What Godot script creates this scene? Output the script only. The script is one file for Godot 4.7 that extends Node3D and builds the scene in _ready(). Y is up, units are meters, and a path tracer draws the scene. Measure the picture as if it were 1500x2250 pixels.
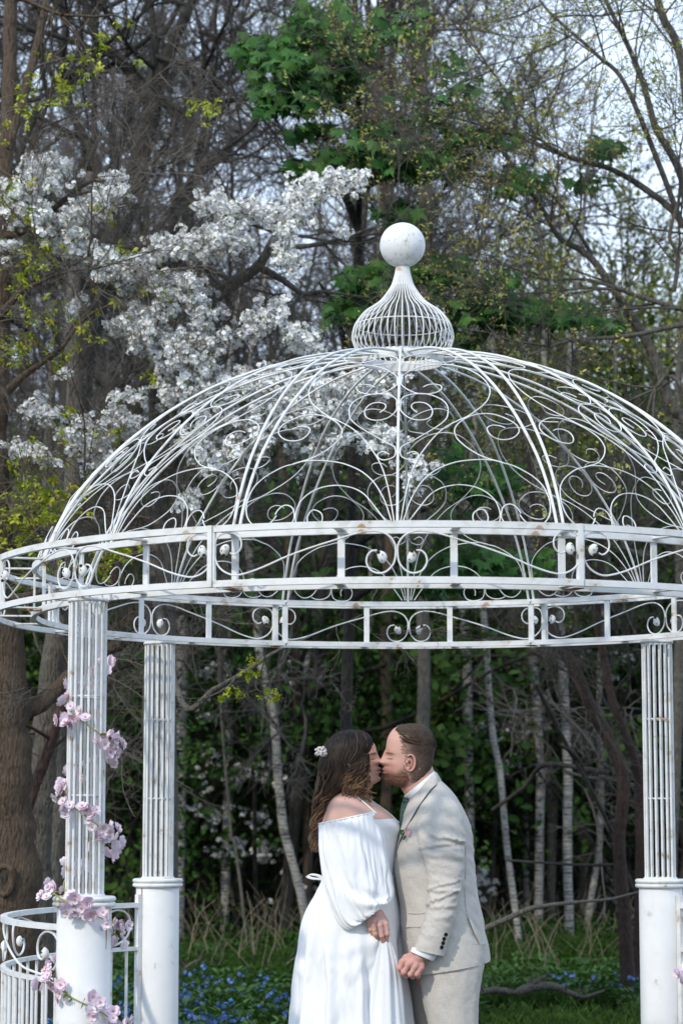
extends Node3D

# ---------- camera numbers of the photograph (1500 x 2250 pixels, 85 mm lens, tilted up 7 degrees)
const FOCAL := 5250.0
const TILT := 0.124308
const EYE := Vector3(0.0, 1.42, 0.0)
const GAZEBO := Vector3(0.245, 0.0, -9.4)
const GAZEBO_TURN := -0.0401
const DEPTH := 9.3

var rng := RandomNumberGenerator.new()
var m := {}
var names := {}


# where a sight line of the photograph crosses the upright plane at a distance
func spot(px: float, py: float, depth: float) -> Vector3:
	var a := (px - 750.0) / FOCAL
	var b := (1125.0 - py) / FOCAL
	var ry := b * cos(TILT) + sin(TILT)
	var rz := cos(TILT) - b * sin(TILT)
	return EYE + Vector3(a, ry, -rz) * (depth / rz)


# ---------- mesh builder
class Geo:
	var v := PackedVector3Array()
	var n := PackedVector3Array()
	var c := PackedColorArray()
	var i := PackedInt32Array()

	func vert(p: Vector3, nn: Vector3, col: Color) -> void:
		v.append(p)
		n.append(nn)
		c.append(col)

	func tri(a: int, b: int, d: int) -> void:
		i.append(a)
		i.append(b)
		i.append(d)

	func quad(a: int, b: int, d: int, e: int) -> void:
		i.append(a); i.append(b); i.append(d)
		i.append(a); i.append(d); i.append(e)

	func flat(p: Array, col: Color) -> void:      # a flat polygon fan
		var nn: Vector3 = (p[2] - p[0]).cross(p[1] - p[0]).normalized()
		var k := v.size()
		for q in p:
			vert(q, nn, col)
		for j in range(1, p.size() - 1):
			tri(k, k + j, k + j + 1)

	func box(center: Vector3, size: Vector3, basis := Basis(), col := Color.WHITE) -> void:
		var h := size * 0.5
		for s in [-1.0, 1.0]:
			for ax in 3:
				var nn := Vector3.ZERO
				nn[ax] = s
				var u := Vector3.ZERO
				u[(ax + 1) % 3] = 1.0
				var w := Vector3.ZERO
				w[(ax + 2) % 3] = 1.0
				var k := v.size()
				for q in [[-1, -1], [1, -1], [1, 1], [-1, 1]]:
					vert(center + basis * ((nn + u * q[0] + w * q[1]) * h), basis * nn, col)
				if s > 0:
					quad(k, k + 3, k + 2, k + 1)
				else:
					quad(k, k + 1, k + 2, k + 3)

	func tube(p: PackedVector3Array, r0: float, r1: float, sides: int, c0 := Color.WHITE, c1 := Color.WHITE, radii := PackedFloat32Array()) -> void:
		var last := p.size() - 1
		if last < 1:
			return
		var side := Vector3.ZERO
		var base := v.size()
		for k in last + 1:
			var t: Vector3 = (p[mini(k + 1, last)] - p[maxi(k - 1, 0)]).normalized()
			if k == 0:
				side = t.cross(Vector3.UP if absf(t.y) < 0.9 else Vector3.RIGHT).normalized()
			else:
				side = (side - t * side.dot(t)).normalized()
			var other := t.cross(side)
			var f := float(k) / last
			var r := lerpf(r0, r1, f) if radii.is_empty() else radii[k]
			var col := c0.lerp(c1, f)
			for j in sides:
				var a := TAU * j / sides
				var nn := side * cos(a) + other * sin(a)
				v.append(p[k] + nn * r)
				n.append(nn)
				c.append(col)
		for k in last:
			for j in sides:
				var a := base + k * sides + j
				var b := base + k * sides + (j + 1) % sides
				i.append(a); i.append(b); i.append(b + sides)
				i.append(a); i.append(b + sides); i.append(a + sides)
		if sides > 3:
			for e in [0, last]:
				var o: int = base + e * sides
				for j in range(1, sides - 1):
					tri(o, o + j, o + j + 1)

	# grid of rows x cols points, closed round the columns; normals are worked out from the grid
	func grid(p: PackedVector3Array, cols: int, col: PackedColorArray, closed := true, outward := 1.0) -> void:
		var rows := p.size() / cols
		var base := v.size()
		for r in rows:
			for k in cols:
				var kr := (k + 1) % cols if closed else mini(k + 1, cols - 1)
				var kl := (k + cols - 1) % cols if closed else maxi(k - 1, 0)
				var du := p[r * cols + kr] - p[r * cols + kl]
				var dv := p[mini(r + 1, rows - 1) * cols + k] - p[maxi(r - 1, 0) * cols + k]
				v.append(p[r * cols + k])
				n.append((du.cross(dv) * outward).normalized())
				c.append(col[r * cols + k] if col.size() > 1 else col[0])
		for r in rows - 1:
			for k in (cols if closed else cols - 1):
				var k2 := (k + 1) % cols
				quad(base + r * cols + k, base + r * cols + k2, base + (r + 1) * cols + k2, base + (r + 1) * cols + k)

	# a surface of revolution about y; profile of (radius, height)
	func lathe(prof: Array, sides: int, col := Color.WHITE, center := Vector3.ZERO) -> void:
		var pts := PackedVector3Array()
		for q in prof:
			for k in sides:
				var a := TAU * k / sides
				pts.append(center + Vector3(sin(a) * q.x, q.y, cos(a) * q.x))
		var up: bool = prof[prof.size() - 1].y >= prof[0].y
		grid(pts, sides, PackedColorArray([col]), true, -1.0 if up else 1.0)

	func ball(center: Vector3, rad: Vector3, sides: int, col := Color.WHITE) -> void:
		var base := v.size()
		var rows := maxi(4, sides / 2)
		for r in rows + 1:
			var a := PI * r / rows
			for k in sides:
				var b := TAU * k / sides
				var d := Vector3(sin(a) * sin(b), cos(a), sin(a) * cos(b))
				vert(center + d * rad, (d / rad).normalized(), col)
		for r in rows:
			for k in sides:
				var k2 := (k + 1) % sides
				quad(base + r * sides + k, base + r * sides + k2, base + (r + 1) * sides + k2, base + (r + 1) * sides + k)

	func mesh(mat: Material) -> ArrayMesh:
		for k in range(0, i.size(), 3):          # wind every face the way its normal looks
			var q := v[i[k]]
			if (v[i[k + 1]] - q).cross(v[i[k + 2]] - q).dot(n[i[k]] + n[i[k + 1]] + n[i[k + 2]]) > 0.0:
				var swap := i[k + 1]
				i[k + 1] = i[k + 2]
				i[k + 2] = swap
		var a := []
		a.resize(Mesh.ARRAY_MAX)
		a[Mesh.ARRAY_VERTEX] = v
		a[Mesh.ARRAY_NORMAL] = n
		a[Mesh.ARRAY_COLOR] = c
		a[Mesh.ARRAY_INDEX] = i
		var me := ArrayMesh.new()
		if v.size():
			me.add_surface_from_arrays(Mesh.PRIMITIVE_TRIANGLES, a)
			me.surface_set_material(0, mat)
		return me


static func smooth(ctrl: PackedVector3Array, per: int) -> PackedVector3Array:
	var out := PackedVector3Array()
	var last := ctrl.size() - 1
	for k in last:
		var a := ctrl[maxi(k - 1, 0)]
		var b := ctrl[k]
		var d := ctrl[k + 1]
		var e := ctrl[mini(k + 2, last)]
		for j in per:
			var t := float(j) / per
			out.append(0.5 * ((2.0 * b) + (d - a) * t + (2.0 * a - 5.0 * b + 4.0 * d - e) * t * t + (3.0 * b - a - 3.0 * d + e) * t * t * t))
	out.append(ctrl[last])
	return out


# ---------- scene tree helpers
func numbered(called: String) -> String:
	names[called] = names.get(called, -1) + 1
	return called if names[called] == 0 else "%s_%03d" % [called, names[called]]


func tag(o: Node3D, label: String, category: String, group := "", kind := "") -> Node3D:
	if label: o.set_meta("label", label)
	if category: o.set_meta("category", category)
	if group: o.set_meta("group", group)
	if kind: o.set_meta("kind", kind)
	return o


func thing(called: String, label: String, category: String, where := Vector3.ZERO, group := "") -> Node3D:
	var o := Node3D.new()
	o.name = numbered(called)
	add_child(o)
	o.position = where
	return tag(o, label, category, group)


func part(called: String, me: Mesh, parent: Node, label := "") -> MeshInstance3D:
	var o := MeshInstance3D.new()
	o.name = numbered(called) if parent == self else called
	o.mesh = me
	parent.add_child(o, true)
	if label: o.set_meta("label", label)
	return o


func built(called: String, g: Geo, mat: Material, parent: Node, label := "") -> MeshInstance3D:
	return part(called, g.mesh(mat), parent, label)


func scatter(called: String, me: Mesh, places: Array, colors: Array, parent: Node) -> MultiMeshInstance3D:
	var mm := MultiMesh.new()
	mm.transform_format = MultiMesh.TRANSFORM_3D
	mm.use_colors = true
	mm.mesh = me
	mm.instance_count = places.size()
	for k in places.size():
		mm.set_instance_transform(k, places[k])
		mm.set_instance_color(k, colors[k] if colors.size() == places.size() else colors[k % colors.size()])
	var o := MultiMeshInstance3D.new()
	o.multimesh = mm
	o.name = numbered(called) if parent == self else called
	o.set_meta("kind", "stuff")
	parent.add_child(o, true)
	return o


func rnd(a: float, b: float) -> float:
	return rng.randf_range(a, b)


func any_dir() -> Vector3:
	return Vector3(rng.randfn(), rng.randfn(), rng.randfn()).normalized()


func srgb(r: float, g: float, b: float) -> Color:
	return Color(r, g, b).linear_to_srgb()


# ---------- materials
func noise(freq: float, seed_: int, octaves := 4) -> FastNoiseLite:
	var f := FastNoiseLite.new()
	f.seed = seed_
	f.frequency = freq
	f.noise_type = FastNoiseLite.TYPE_SIMPLEX_SMOOTH
	f.fractal_octaves = octaves
	return f


func noise_map(freq: float, seed_: int, stops: Array, cols: Array, size := 512, octaves := 4) -> NoiseTexture2D:
	var t := NoiseTexture2D.new()
	t.width = size
	t.height = size
	t.seamless = true
	t.noise = noise(freq, seed_, octaves)
	if cols.size():
		var g := Gradient.new()
		g.offsets = PackedFloat32Array(stops)
		var a := PackedColorArray()
		for q in cols:
			a.append(q)
		g.colors = a
		t.color_ramp = g
	return t


func bump(freq: float, seed_: int, strength: float, size := 512) -> NoiseTexture2D:
	var t := noise_map(freq, seed_, [], [], size)
	t.as_normal_map = true
	t.bump_strength = strength
	return t


func plain(col: Color, rough: float, vertex := false) -> StandardMaterial3D:
	var s := StandardMaterial3D.new()
	s.albedo_color = col
	s.roughness = rough
	s.vertex_color_use_as_albedo = vertex
	s.metallic_specular = 0.4
	return s


func tri_mapped(s: StandardMaterial3D, scale: Vector3, tex: Texture2D, nrm: Texture2D = null, strength := 1.0, world := false) -> StandardMaterial3D:
	s.uv1_triplanar = true
	s.uv1_world_triplanar = world
	s.uv1_scale = scale
	if tex: s.albedo_texture = tex
	if nrm:
		s.normal_enabled = true
		s.normal_texture = nrm
		s.normal_scale = strength
	return s


func leafy(col: Color, through: Color) -> StandardMaterial3D:
	var s := plain(col, 0.55, true)
	s.backlight_enabled = true
	s.backlight = through
	s.cull_mode = BaseMaterial3D.CULL_DISABLED
	return s


func make_materials() -> void:
	# weathered white gloss paint: greyish wear, chips down to rust
	var worn := noise_map(0.006, 3, [0.0, 0.16, 0.2, 0.3, 0.42, 0.75, 1.0], [srgb(0.30, 0.13, 0.05), srgb(0.42, 0.24, 0.12), srgb(0.62, 0.6, 0.55), srgb(0.66, 0.66, 0.63), srgb(0.75, 0.755, 0.75), srgb(0.79, 0.795, 0.79), srgb(0.68, 0.69, 0.69)], 1024, 6)
	m.paint = tri_mapped(plain(Color.WHITE, 0.42), Vector3(1.7, 1.7, 1.7), worn, bump(0.03, 5, 2.0), 0.35, true)
	var clean := noise_map(0.008, 9, [0.0, 0.12, 0.17, 0.3, 0.6, 1.0], [srgb(0.25, 0.25, 0.23), srgb(0.5, 0.5, 0.47), srgb(0.76, 0.77, 0.77), srgb(0.81, 0.82, 0.82), srgb(0.84, 0.84, 0.84), srgb(0.8, 0.81, 0.82)], 1024, 6)
	m.drum = tri_mapped(plain(Color.WHITE, 0.38), Vector3(1.3, 0.9, 1.3), clean, bump(0.012, 6, 3.0), 0.3, true)
	m.ball = tri_mapped(plain(Color.WHITE, 0.4), Vector3(2.6, 2.6, 2.6), noise_map(0.012, 19, [0.0, 0.2, 0.27, 0.36, 0.6, 1.0], [srgb(0.3, 0.28, 0.22), srgb(0.52, 0.5, 0.42), srgb(0.7, 0.7, 0.66), srgb(0.79, 0.8, 0.8), srgb(0.83, 0.83, 0.84), srgb(0.78, 0.79, 0.8)], 1024, 7), bump(0.02, 6, 3.0), 0.3)
	m.rust = tri_mapped(plain(Color.WHITE, 0.85), Vector3(9, 5, 9), noise_map(0.02, 12, [0.0, 0.45, 0.7, 1.0], [srgb(0.12, 0.05, 0.025), srgb(0.33, 0.14, 0.05), srgb(0.5, 0.28, 0.12), srgb(0.75, 0.7, 0.62)], 256), null)
	m.hole = plain(srgb(0.03, 0.02, 0.015), 0.9)
	# barks
	var bark := bump(0.02, 21, 9.0)
	var relief := noise_map(0.016, 22, [], [], 512, 4)
	for spec in [["brown", 0.095, 0.068, 0.047], ["dark", 0.045, 0.04, 0.034], ["grey", 0.115, 0.105, 0.088], ["cherry", 0.075, 0.046, 0.038], ["reddish", 0.05, 0.032, 0.026]]:
		var lo := srgb(spec[1] * 0.35, spec[2] * 0.35, spec[3] * 0.35)
		var mid := srgb(spec[1], spec[2], spec[3])
		var hi := srgb(spec[1] * 1.7, spec[2] * 1.75, spec[3] * 1.75)
		m[spec[0]] = tri_mapped(plain(Color.WHITE, 0.9), Vector3(7, 1.6, 7), noise_map(0.014, 30 + names.size(), [0.1, 0.4, 0.6, 0.9], [lo, mid, mid, hi], 512, 5), bark, 1.0)
		m[spec[0]].heightmap_enabled = true
		m[spec[0]].heightmap_texture = relief
		m[spec[0]].heightmap_scale = 1.3
	m.twig = plain(Color.WHITE, 0.85, true)
	m.birch = birch_bark()
	# leaves
	m.leaf = leafy(Color.WHITE, Color(0.55, 0.7, 0.2))
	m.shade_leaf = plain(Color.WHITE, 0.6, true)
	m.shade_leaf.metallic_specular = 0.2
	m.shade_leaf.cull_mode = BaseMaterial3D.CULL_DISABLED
	m.maple = leafy(Color.WHITE, Color(0.3, 0.5, 0.12))
	m.blossom = leafy(Color.WHITE, Color(0.5, 0.5, 0.5))
	m.pink = leafy(Color.WHITE, Color(0.4, 0.3, 0.36))
	m.grass = m.shade_leaf
	m.soil = tri_mapped(plain(Color.WHITE, 0.95), Vector3(0.35, 0.35, 0.35), noise_map(0.02, 44, [0.2, 0.5, 0.65, 0.9], [srgb(0.02, 0.016, 0.01), srgb(0.045, 0.04, 0.02), srgb(0.04, 0.055, 0.018), srgb(0.09, 0.075, 0.05)], 1024, 6), bump(0.05, 45, 6.0), 1.0)


func birch_bark() -> StandardMaterial3D:
	var im := Image.create(128, 512, false, Image.FORMAT_RGB8)
	var a := noise(0.03, 61)
	var b := noise(0.02, 62)
	for y in 512:
		for x in 128:
			var ang := TAU * x / 128.0
			var q := a.get_noise_3d(cos(ang) * 9.0, y * 1.1, sin(ang) * 9.0)
			var l := b.get_noise_3d(cos(ang) * 14.0, y * 5.0, sin(ang) * 14.0)
			var g := 0.35 + 0.15 * q
			if l > 0.3: g = 0.06
			elif l > 0.22: g *= 0.5
			if q > 0.42: g = 0.05
			im.set_pixel(x, y, srgb(g, g * 0.95, g * 0.86))
	var s := plain(Color.WHITE, 0.8)
	s.albedo_texture = ImageTexture.create_from_image(im)
	s.uv1_triplanar = true
	s.uv1_scale = Vector3(3.5, 0.9, 3.5)
	return s


# ---------- the scene
func _ready() -> void:
	rng.seed = 20240421
	# camera: 85 mm on full frame, tilted up, focused on the couple
	var cam := Camera3D.new()
	cam.name = "camera"
	var lens := CameraAttributesPhysical.new()
	lens.frustum_focal_length = 56.0
	lens.frustum_focus_distance = 9.3
	lens.exposure_aperture = 3.2
	lens.frustum_far = 400.0
	cam.attributes = lens
	add_child(cam)
	cam.position = EYE
	cam.rotation = Vector3(TILT, 0, 0)
	cam.fov = 24.1895
	cam.near = 0.1
	cam.far = 400.0
	cam.current = true
	# daylight: a bright hazy spring sky, the sun high behind the photographer's left shoulder
	var env := Environment.new()
	env.background_mode = Environment.BG_SKY
	var sky := Sky.new()
	var air := ProceduralSkyMaterial.new()
	air.sky_top_color = Color(0.65, 0.72, 0.81)
	air.sky_horizon_color = Color(0.80, 0.86, 0.94)
	air.sky_curve = 0.09
	air.ground_bottom_color = Color(0.12, 0.13, 0.08)
	air.ground_horizon_color = Color(0.3, 0.33, 0.28)
	air.sun_angle_max = 25.0
	air.sky_cover = clouds()
	air.sky_cover_modulate = Color(1, 1, 1, 0.22)
	air.sky_energy_multiplier = 1.35
	sky.sky_material = air
	env.sky = sky
	env.tonemap_mode = Environment.TONE_MAPPER_LINEAR
	env.tonemap_exposure = 1.08
	env.sdfgi_enabled = true
	env.ssao_enabled = true
	env.ssil_enabled = true
	var we := WorldEnvironment.new()
	we.name = "daylight"
	we.environment = env
	add_child(we)
	var sun := DirectionalLight3D.new()
	sun.name = "sun"
	sun.light_color = Color(1.0, 0.96, 0.89)
	sun.light_energy = 0.66
	sun.light_angular_distance = 1.5
	sun.shadow_enabled = true
	add_child(sun)
	sun.look_at_from_position(Vector3(-4.8, 5.6, 6.9), Vector3.ZERO)
	make_materials()
	build_ground()
	build_gazebo()
	build_woodland()
	build_garlands()
	build_couple()
	build_undergrowth()


func clouds() -> Texture2D:
	var t := NoiseTexture2D.new()
	t.width = 1024
	t.height = 512
	t.seamless = true
	t.noise = noise(0.006, 77, 5)
	var g := Gradient.new()
	g.offsets = PackedFloat32Array([0.35, 0.55, 0.8])
	g.colors = PackedColorArray([Color(1, 1, 1, 0.0), Color(1, 1, 1, 0.5), Color(1, 1, 1, 1.0)])
	t.color_ramp = g
	return t


# ---------- gazebo
const DOME := [Vector2(1.445, 2.36), Vector2(1.39, 2.49), Vector2(1.30, 2.633), Vector2(1.165, 2.78), Vector2(1.04, 2.888), Vector2(0.92, 2.973), Vector2(0.785, 3.05), Vector2(0.63, 3.115), Vector2(0.5, 3.157), Vector2(0.35, 3.19), Vector2(0.16, 3.212)]
const DOME_ARC := [0.0, 0.141, 0.31, 0.51, 0.675, 0.822, 0.977, 1.145, 1.282, 1.436, 1.627]
const RING_OUT := 1.602
const RING_IN := 1.445


func dome_rh(arc: float) -> Vector2:       # smooth profile of the dome by length along it
	var k := 0
	while k < 9 and DOME_ARC[k + 1] < arc:
		k += 1
	var t := clampf((arc - DOME_ARC[k]) / (DOME_ARC[k + 1] - DOME_ARC[k]), 0.0, 1.0)
	var a: Vector2 = DOME[maxi(k - 1, 0)]
	var b: Vector2 = DOME[k]
	var d: Vector2 = DOME[k + 1]
	var e: Vector2 = DOME[mini(k + 2, 10)]
	return b.cubic_interpolate(d, a, e, t)


func round_at(deg: float, r: float, h: float) -> Vector3:
	var a := deg_to_rad(deg)
	return Vector3(sin(a) * r, h, cos(a) * r)


func arc_bar(g: Geo, a0: float, a1: float, r: float, h: float, w: float, t: float, steps: int) -> void:   # a curved flat bar, w radial, t high
	var pts := PackedVector3Array()
	for k in steps + 1:
		var a := lerpf(a0, a1, float(k) / steps)
		for q in [[-1, -1], [1, -1], [1, 1], [-1, 1]]:
			pts.append(round_at(a, r + w * 0.5 * q[0], h + t * 0.5 * q[1]))
	for side in 4:
		var base := g.v.size()
		for k in steps + 1:
			var a := lerpf(a0, a1, float(k) / steps)
			var nn: Vector3 = [Vector3.DOWN, round_at(a, 1, 0), Vector3.UP, -round_at(a, 1, 0)][side]
			g.vert(pts[k * 4 + side], nn, Color.WHITE)
			g.vert(pts[k * 4 + (side + 1) % 4], nn, Color.WHITE)
		for k in steps:
			g.quad(base + k * 2, base + k * 2 + 1, base + k * 2 + 3, base + k * 2 + 2)
	for e in [0, steps]:
		g.flat([pts[e * 4], pts[e * 4 + 1], pts[e * 4 + 2], pts[e * 4 + 3]], Color.WHITE)


func knob(at: Vector3, dir: Vector3, out: Vector3) -> Geo:      # the cast leaf cap at the end of a scroll
	var g := Geo.new()
	var b := Basis(dir.cross(out).normalized(), dir, out)
	var first := g.v.size()
	g.ball(Vector3.ZERO, Vector3(0.0155, 0.0215, 0.0135), 16)
	for k in range(first, g.v.size()):
		var q := g.v[k]
		q.x += 0.006 * cos(q.y * 60.0) - 0.004
		if q.y > 0.016:
			q.x *= 0.75
		g.v[k] = at + b * q
		g.n[k] = (b * g.n[k]).normalized()
	return g


func knob_holes(at: Vector3, dir: Vector3, out: Vector3) -> Geo:
	var g := Geo.new()
	var b := Basis(dir.cross(out).normalized(), dir, out)
	for s in [-1.0, 1.0]:
		g.ball(at + b * Vector3(-0.0055, 0.017, 0.010 * s), Vector3(0.0068, 0.006, 0.006), 8)
		g.ball(at + b * Vector3(0.0045, 0.004, 0.0142 * s), Vector3(0.002, 0.003, 0.002), 6)
		g.ball(at + b * Vector3(-0.004, -0.012, 0.0125 * s), Vector3(0.003, 0.002, 0.002), 6)
	return g


func build_gazebo() -> void:
	var gz := thing("gazebo", "white wrought iron garden gazebo with open scrollwork dome and ball finial", "gazebo", GAZEBO)
	gz.rotation.y = GAZEBO_TURN
	var wt := 0.02
	# ring beam: outer and inner hoops, top and bottom, in eight bolted lengths
	var seg := {}
	for spec in [["outer_top_rail", RING_OUT, 2.355], ["outer_bottom_rail", RING_OUT, 2.17], ["inner_top_rail", RING_IN, 2.352], ["inner_bottom_rail", RING_IN, 2.168]]:
		var g := Geo.new()
		arc_bar(g, -22.4, 22.4, spec[1], spec[2], wt, wt + 0.002, 14)
		seg[spec[0]] = g.mesh(m.paint)
	var bolt := Geo.new()
	bolt.ball(Vector3.ZERO, Vector3(0.007, 0.007, 0.004), 8)
	var bolt_mesh := bolt.mesh(m.paint)
	for k in 8:
		for key in seg:
			part(key, seg[key], gz).rotation.y = TAU * k / 8.0
	# flat spreaders between the hoops, and uprights
	var sp := Geo.new()
	sp.box(Vector3(0, 0, (RING_OUT + RING_IN) * 0.5), Vector3(0.03, 0.006, RING_OUT - RING_IN - wt))
	var spreader := sp.mesh(m.paint)
	var up := Geo.new()
	up.box(Vector3(0, 2.26, RING_IN), Vector3(0.024, 0.163, 0.008))
	var upright := up.mesh(m.paint)
	var th := Geo.new()
	th.box(Vector3(0, 2.2625, RING_OUT), Vector3(0.013, 0.163, 0.013))
	var thin := th.mesh(m.paint)
	var jn := Geo.new()
	jn.box(Vector3(-0.009, 2.2625, RING_OUT + 0.002), Vector3(0.016, 0.207, 0.026))
	var joint := jn.mesh(m.paint)
	var rp := Geo.new()
	rp.box(Vector3(0.02, 2.1585, 1.5), Vector3(0.035, 0.003, 0.08))
	var rust_patch := rp.mesh(m.rust)
	for k in 24:
		var a := TAU * k / 24.0 + deg_to_rad(7.5)
		part("upright", upright, gz).rotation.y = a
		for h in [2.3665, 2.1815]:
			var s := part("spreader", spreader, gz)
			s.rotation.y = a
			s.position.y = h - 0.0115
	for k in 8:
		var a := TAU * k / 8.0 + deg_to_rad(22.5)
		part("thin_upright", thin, gz).rotation.y = a
		part("joint_plate", joint, gz).rotation.y = a
		var r := part("rust_patch", rust_patch, gz, "rust stained joint under the ring")
		r.rotation.y = a
		for h in [2.355, 2.17]:
			var bo := part("bolt", bolt_mesh, gz)
			bo.position = round_at(rad_to_deg(a), RING_IN - 0.012, h)
			bo.rotation.y = a
	# S scrolls of the ring, each with a cast knob at both ends
	var ctrl := PackedVector3Array()
	for q in [Vector2(20.31, 2.272), Vector2(19.69, 2.267), Vector2(19.02, 2.281), Vector2(18.84, 2.304), Vector2(19.13, 2.324), Vector2(19.91, 2.338), Vector2(20.99, 2.339), Vector2(21.88, 2.330), Vector2(22.3, 2.308), Vector2(22.35, 2.275), Vector2(22.1, 2.241), Vector2(21.23, 2.213), Vector2(19.85, 2.198), Vector2(18.31, 2.202), Vector2(16.05, 2.221), Vector2(13.27, 2.252), Vector2(10.52, 2.278), Vector2(7.46, 2.303), Vector2(5.31, 2.321), Vector2(3.59, 2.331), Vector2(2.09, 2.331), Vector2(0.85, 2.315), Vector2(0.2, 2.288), Vector2(0.12, 2.258), Vector2(0.35, 2.225), Vector2(1.15, 2.200), Vector2(2.08, 2.193), Vector2(3.04, 2.203), Vector2(3.53, 2.227), Vector2(3.43, 2.251), Vector2(2.94, 2.266), Vector2(2.3, 2.268)]:
		ctrl.append(round_at(q.x, RING_OUT, q.y))
	var scroll_mesh := []
	var knob_mesh := []
	for s in [1.0, -1.0]:
		var p := PackedVector3Array()
		for q in smooth(ctrl, 4):
			p.append(Vector3(q.x * s, q.y, q.z))
		var g := Geo.new()
		g.tube(p, 0.0031, 0.0031, 7)
		scroll_mesh.append(g.mesh(m.paint))
		var ks := []
		for e in [[21.0, 2.282, 1.1], [1.75, 2.247, -0.6]]:
			var at := round_at(e[0] * s, RING_OUT, e[1])
			var outward := Vector3(at.x, 0, at.z).normalized()
			var dir := Vector3(s * 0.35, -1.0 if e[2] > 0 else 1.0, 0)
			dir = (dir - outward * dir.dot(outward)).normalized()
			ks.append([knob(at, dir, outward).mesh(m.paint), knob_holes(at, dir, outward).mesh(m.hole)])
		knob_mesh.append(ks)
	for k in 8:
		for s in 2:
			var sc := part("ring_scroll", scroll_mesh[s], gz)
			sc.rotation.y = TAU * k / 8.0
			for e in 2:
				part("knob", knob_mesh[s][e][0], sc)
				part("knob_hole", knob_mesh[s][e][1], sc)
	# dome ribs: one in the middle of each panel, a pair where two panels meet
	var rib := Geo.new()
	var pts := PackedVector3Array()
	for k in 41:
		var q := dome_rh(1.627 * k / 40.0)
		pts.append(Vector3(0, q.y, q.x))
	rib.tube(pts, 0.0048, 0.0048, 8)
	var rib_mesh := rib.mesh(m.paint)
	var pair_mesh := []
	for s in [-1.0, 1.0]:
		var g := Geo.new()
		var pp := PackedVector3Array()
		for k in 41:
			var arc := 1.627 * k / 40.0
			var q := dome_rh(arc)
			var half := lerpf(0.012, 0.041, smoothstep(0.0, 1.1, arc))
			pp.append(Vector3(s * half, q.y, q.x))
		g.tube(pp, 0.0054, 0.0054, 8)
		pair_mesh.append(g.mesh(m.paint))
	for k in 8:
		part("rib", rib_mesh, gz).rotation.y = TAU * k / 8.0
		for s in 2:
			part("edge_rib", pair_mesh[s], gz).rotation.y = TAU * k / 8.0 + deg_to_rad(22.5)
	# scrollwork of the dome panels: seven bent rods in each half panel
	var rods := []
	rods.append([Vector2(8.7, 105.5), Vector2(7.1, 102.6), Vector2(8.1, 99.5), Vector2(10.8, 97.6), Vector2(14.1, 99.5), Vector2(16.5, 104.3), Vector2(16.5, 110.0), Vector2(13.9, 113.6), Vector2(9.7, 113.4), Vector2(4.9, 110.0), Vector2(1.3, 104.5), Vector2(0.2, 100.1), Vector2(1.2, 96.7), Vector2(3.8, 95.4), Vector2(6.9, 94.3)])
	rods.append([Vector2(4.9, 72.5), Vector2(6.0, 74.4), Vector2(7.3, 75.0), Vector2(8.6, 74.0), Vector2(8.6, 71.4), Vector2(7.6, 68.8), Vector2(5.7, 67.3), Vector2(3.6, 67.7), Vector2(1.9, 70.2), Vector2(0.5, 74.3), Vector2(0.0, 78.2), Vector2(0.7, 82.4), Vector2(2.8, 88.2), Vector2(5.8, 92.5), Vector2(9.3, 94.7), Vector2(12.9, 94.9), Vector2(15.8, 92.8), Vector2(17.7, 88.7), Vector2(18.9, 83.3), Vector2(19.2, 77.3), Vector2(18.7, 71.0), Vector2(17.4, 65.0), Vector2(15.8, 60.1), Vector2(14.1, 56.3), Vector2(12.1, 52.4), Vector2(10.1, 49.5), Vector2(8.3, 46.4), Vector2(6.6, 42.5), Vector2(5.0, 37.4), Vector2(3.3, 30.3), Vector2(2.2, 24.3), Vector2(1.4, 16.8), Vector2(0.9, 10.5), Vector2(0.5, 4.7), Vector2(0.4, 1.8)])
	rods.append([Vector2(3.3, 54.2), Vector2(2.6, 56.0), Vector2(2.3, 58.1), Vector2(2.7, 60.1), Vector2(3.8, 60.9), Vector2(5.0, 60.1), Vector2(5.8, 57.6), Vector2(6.0, 54.6), Vector2(5.5, 51.5), Vector2(4.3, 49.8), Vector2(2.9, 49.8), Vector2(1.5, 51.7), Vector2(0.4, 55.5), Vector2(0.0, 59.6), Vector2(0.5, 63.2), Vector2(1.7, 66.1), Vector2(3.5, 67.4), Vector2(5.4, 67.2), Vector2(7.1, 65.2), Vector2(8.4, 62.1), Vector2(8.9, 58.3), Vector2(8.8, 55.2), Vector2(8.3, 51.1), Vector2(7.0, 47.1), Vector2(5.4, 43.7), Vector2(3.6, 40.3), Vector2(1.9, 37.2), Vector2(0.6, 34.9), Vector2(0.1, 32.3), Vector2(0.1, 31.7), Vector2(0.6, 29.7), Vector2(1.5, 28.5), Vector2(2.4, 28.4), Vector2(3.0, 29.7), Vector2(3.0, 31.1), Vector2(2.6, 32.0), Vector2(2.1, 32.1), Vector2(1.3, 30.8)])
	rods.append([Vector2(18.1, 46.1), Vector2(17.2, 47.2), Vector2(15.9, 47.3), Vector2(14.9, 45.6), Vector2(14.9, 42.7), Vector2(15.7, 40.1), Vector2(17.1, 39.4), Vector2(18.8, 40.7), Vector2(20.2, 43.9), Vector2(20.5, 46.9), Vector2(20.0, 49.8), Vector2(18.7, 52.3), Vector2(16.9, 54.1), Vector2(14.7, 54.1), Vector2(12.6, 52.5), Vector2(10.8, 49.5), Vector2(9.7, 46.4), Vector2(9.2, 43.5), Vector2(9.3, 40.0), Vector2(9.8, 37.6), Vector2(10.8, 34.4), Vector2(12.2, 31.2), Vector2(13.5, 29.5), Vector2(14.9, 28.4), Vector2(15.8, 27.7)])
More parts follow.
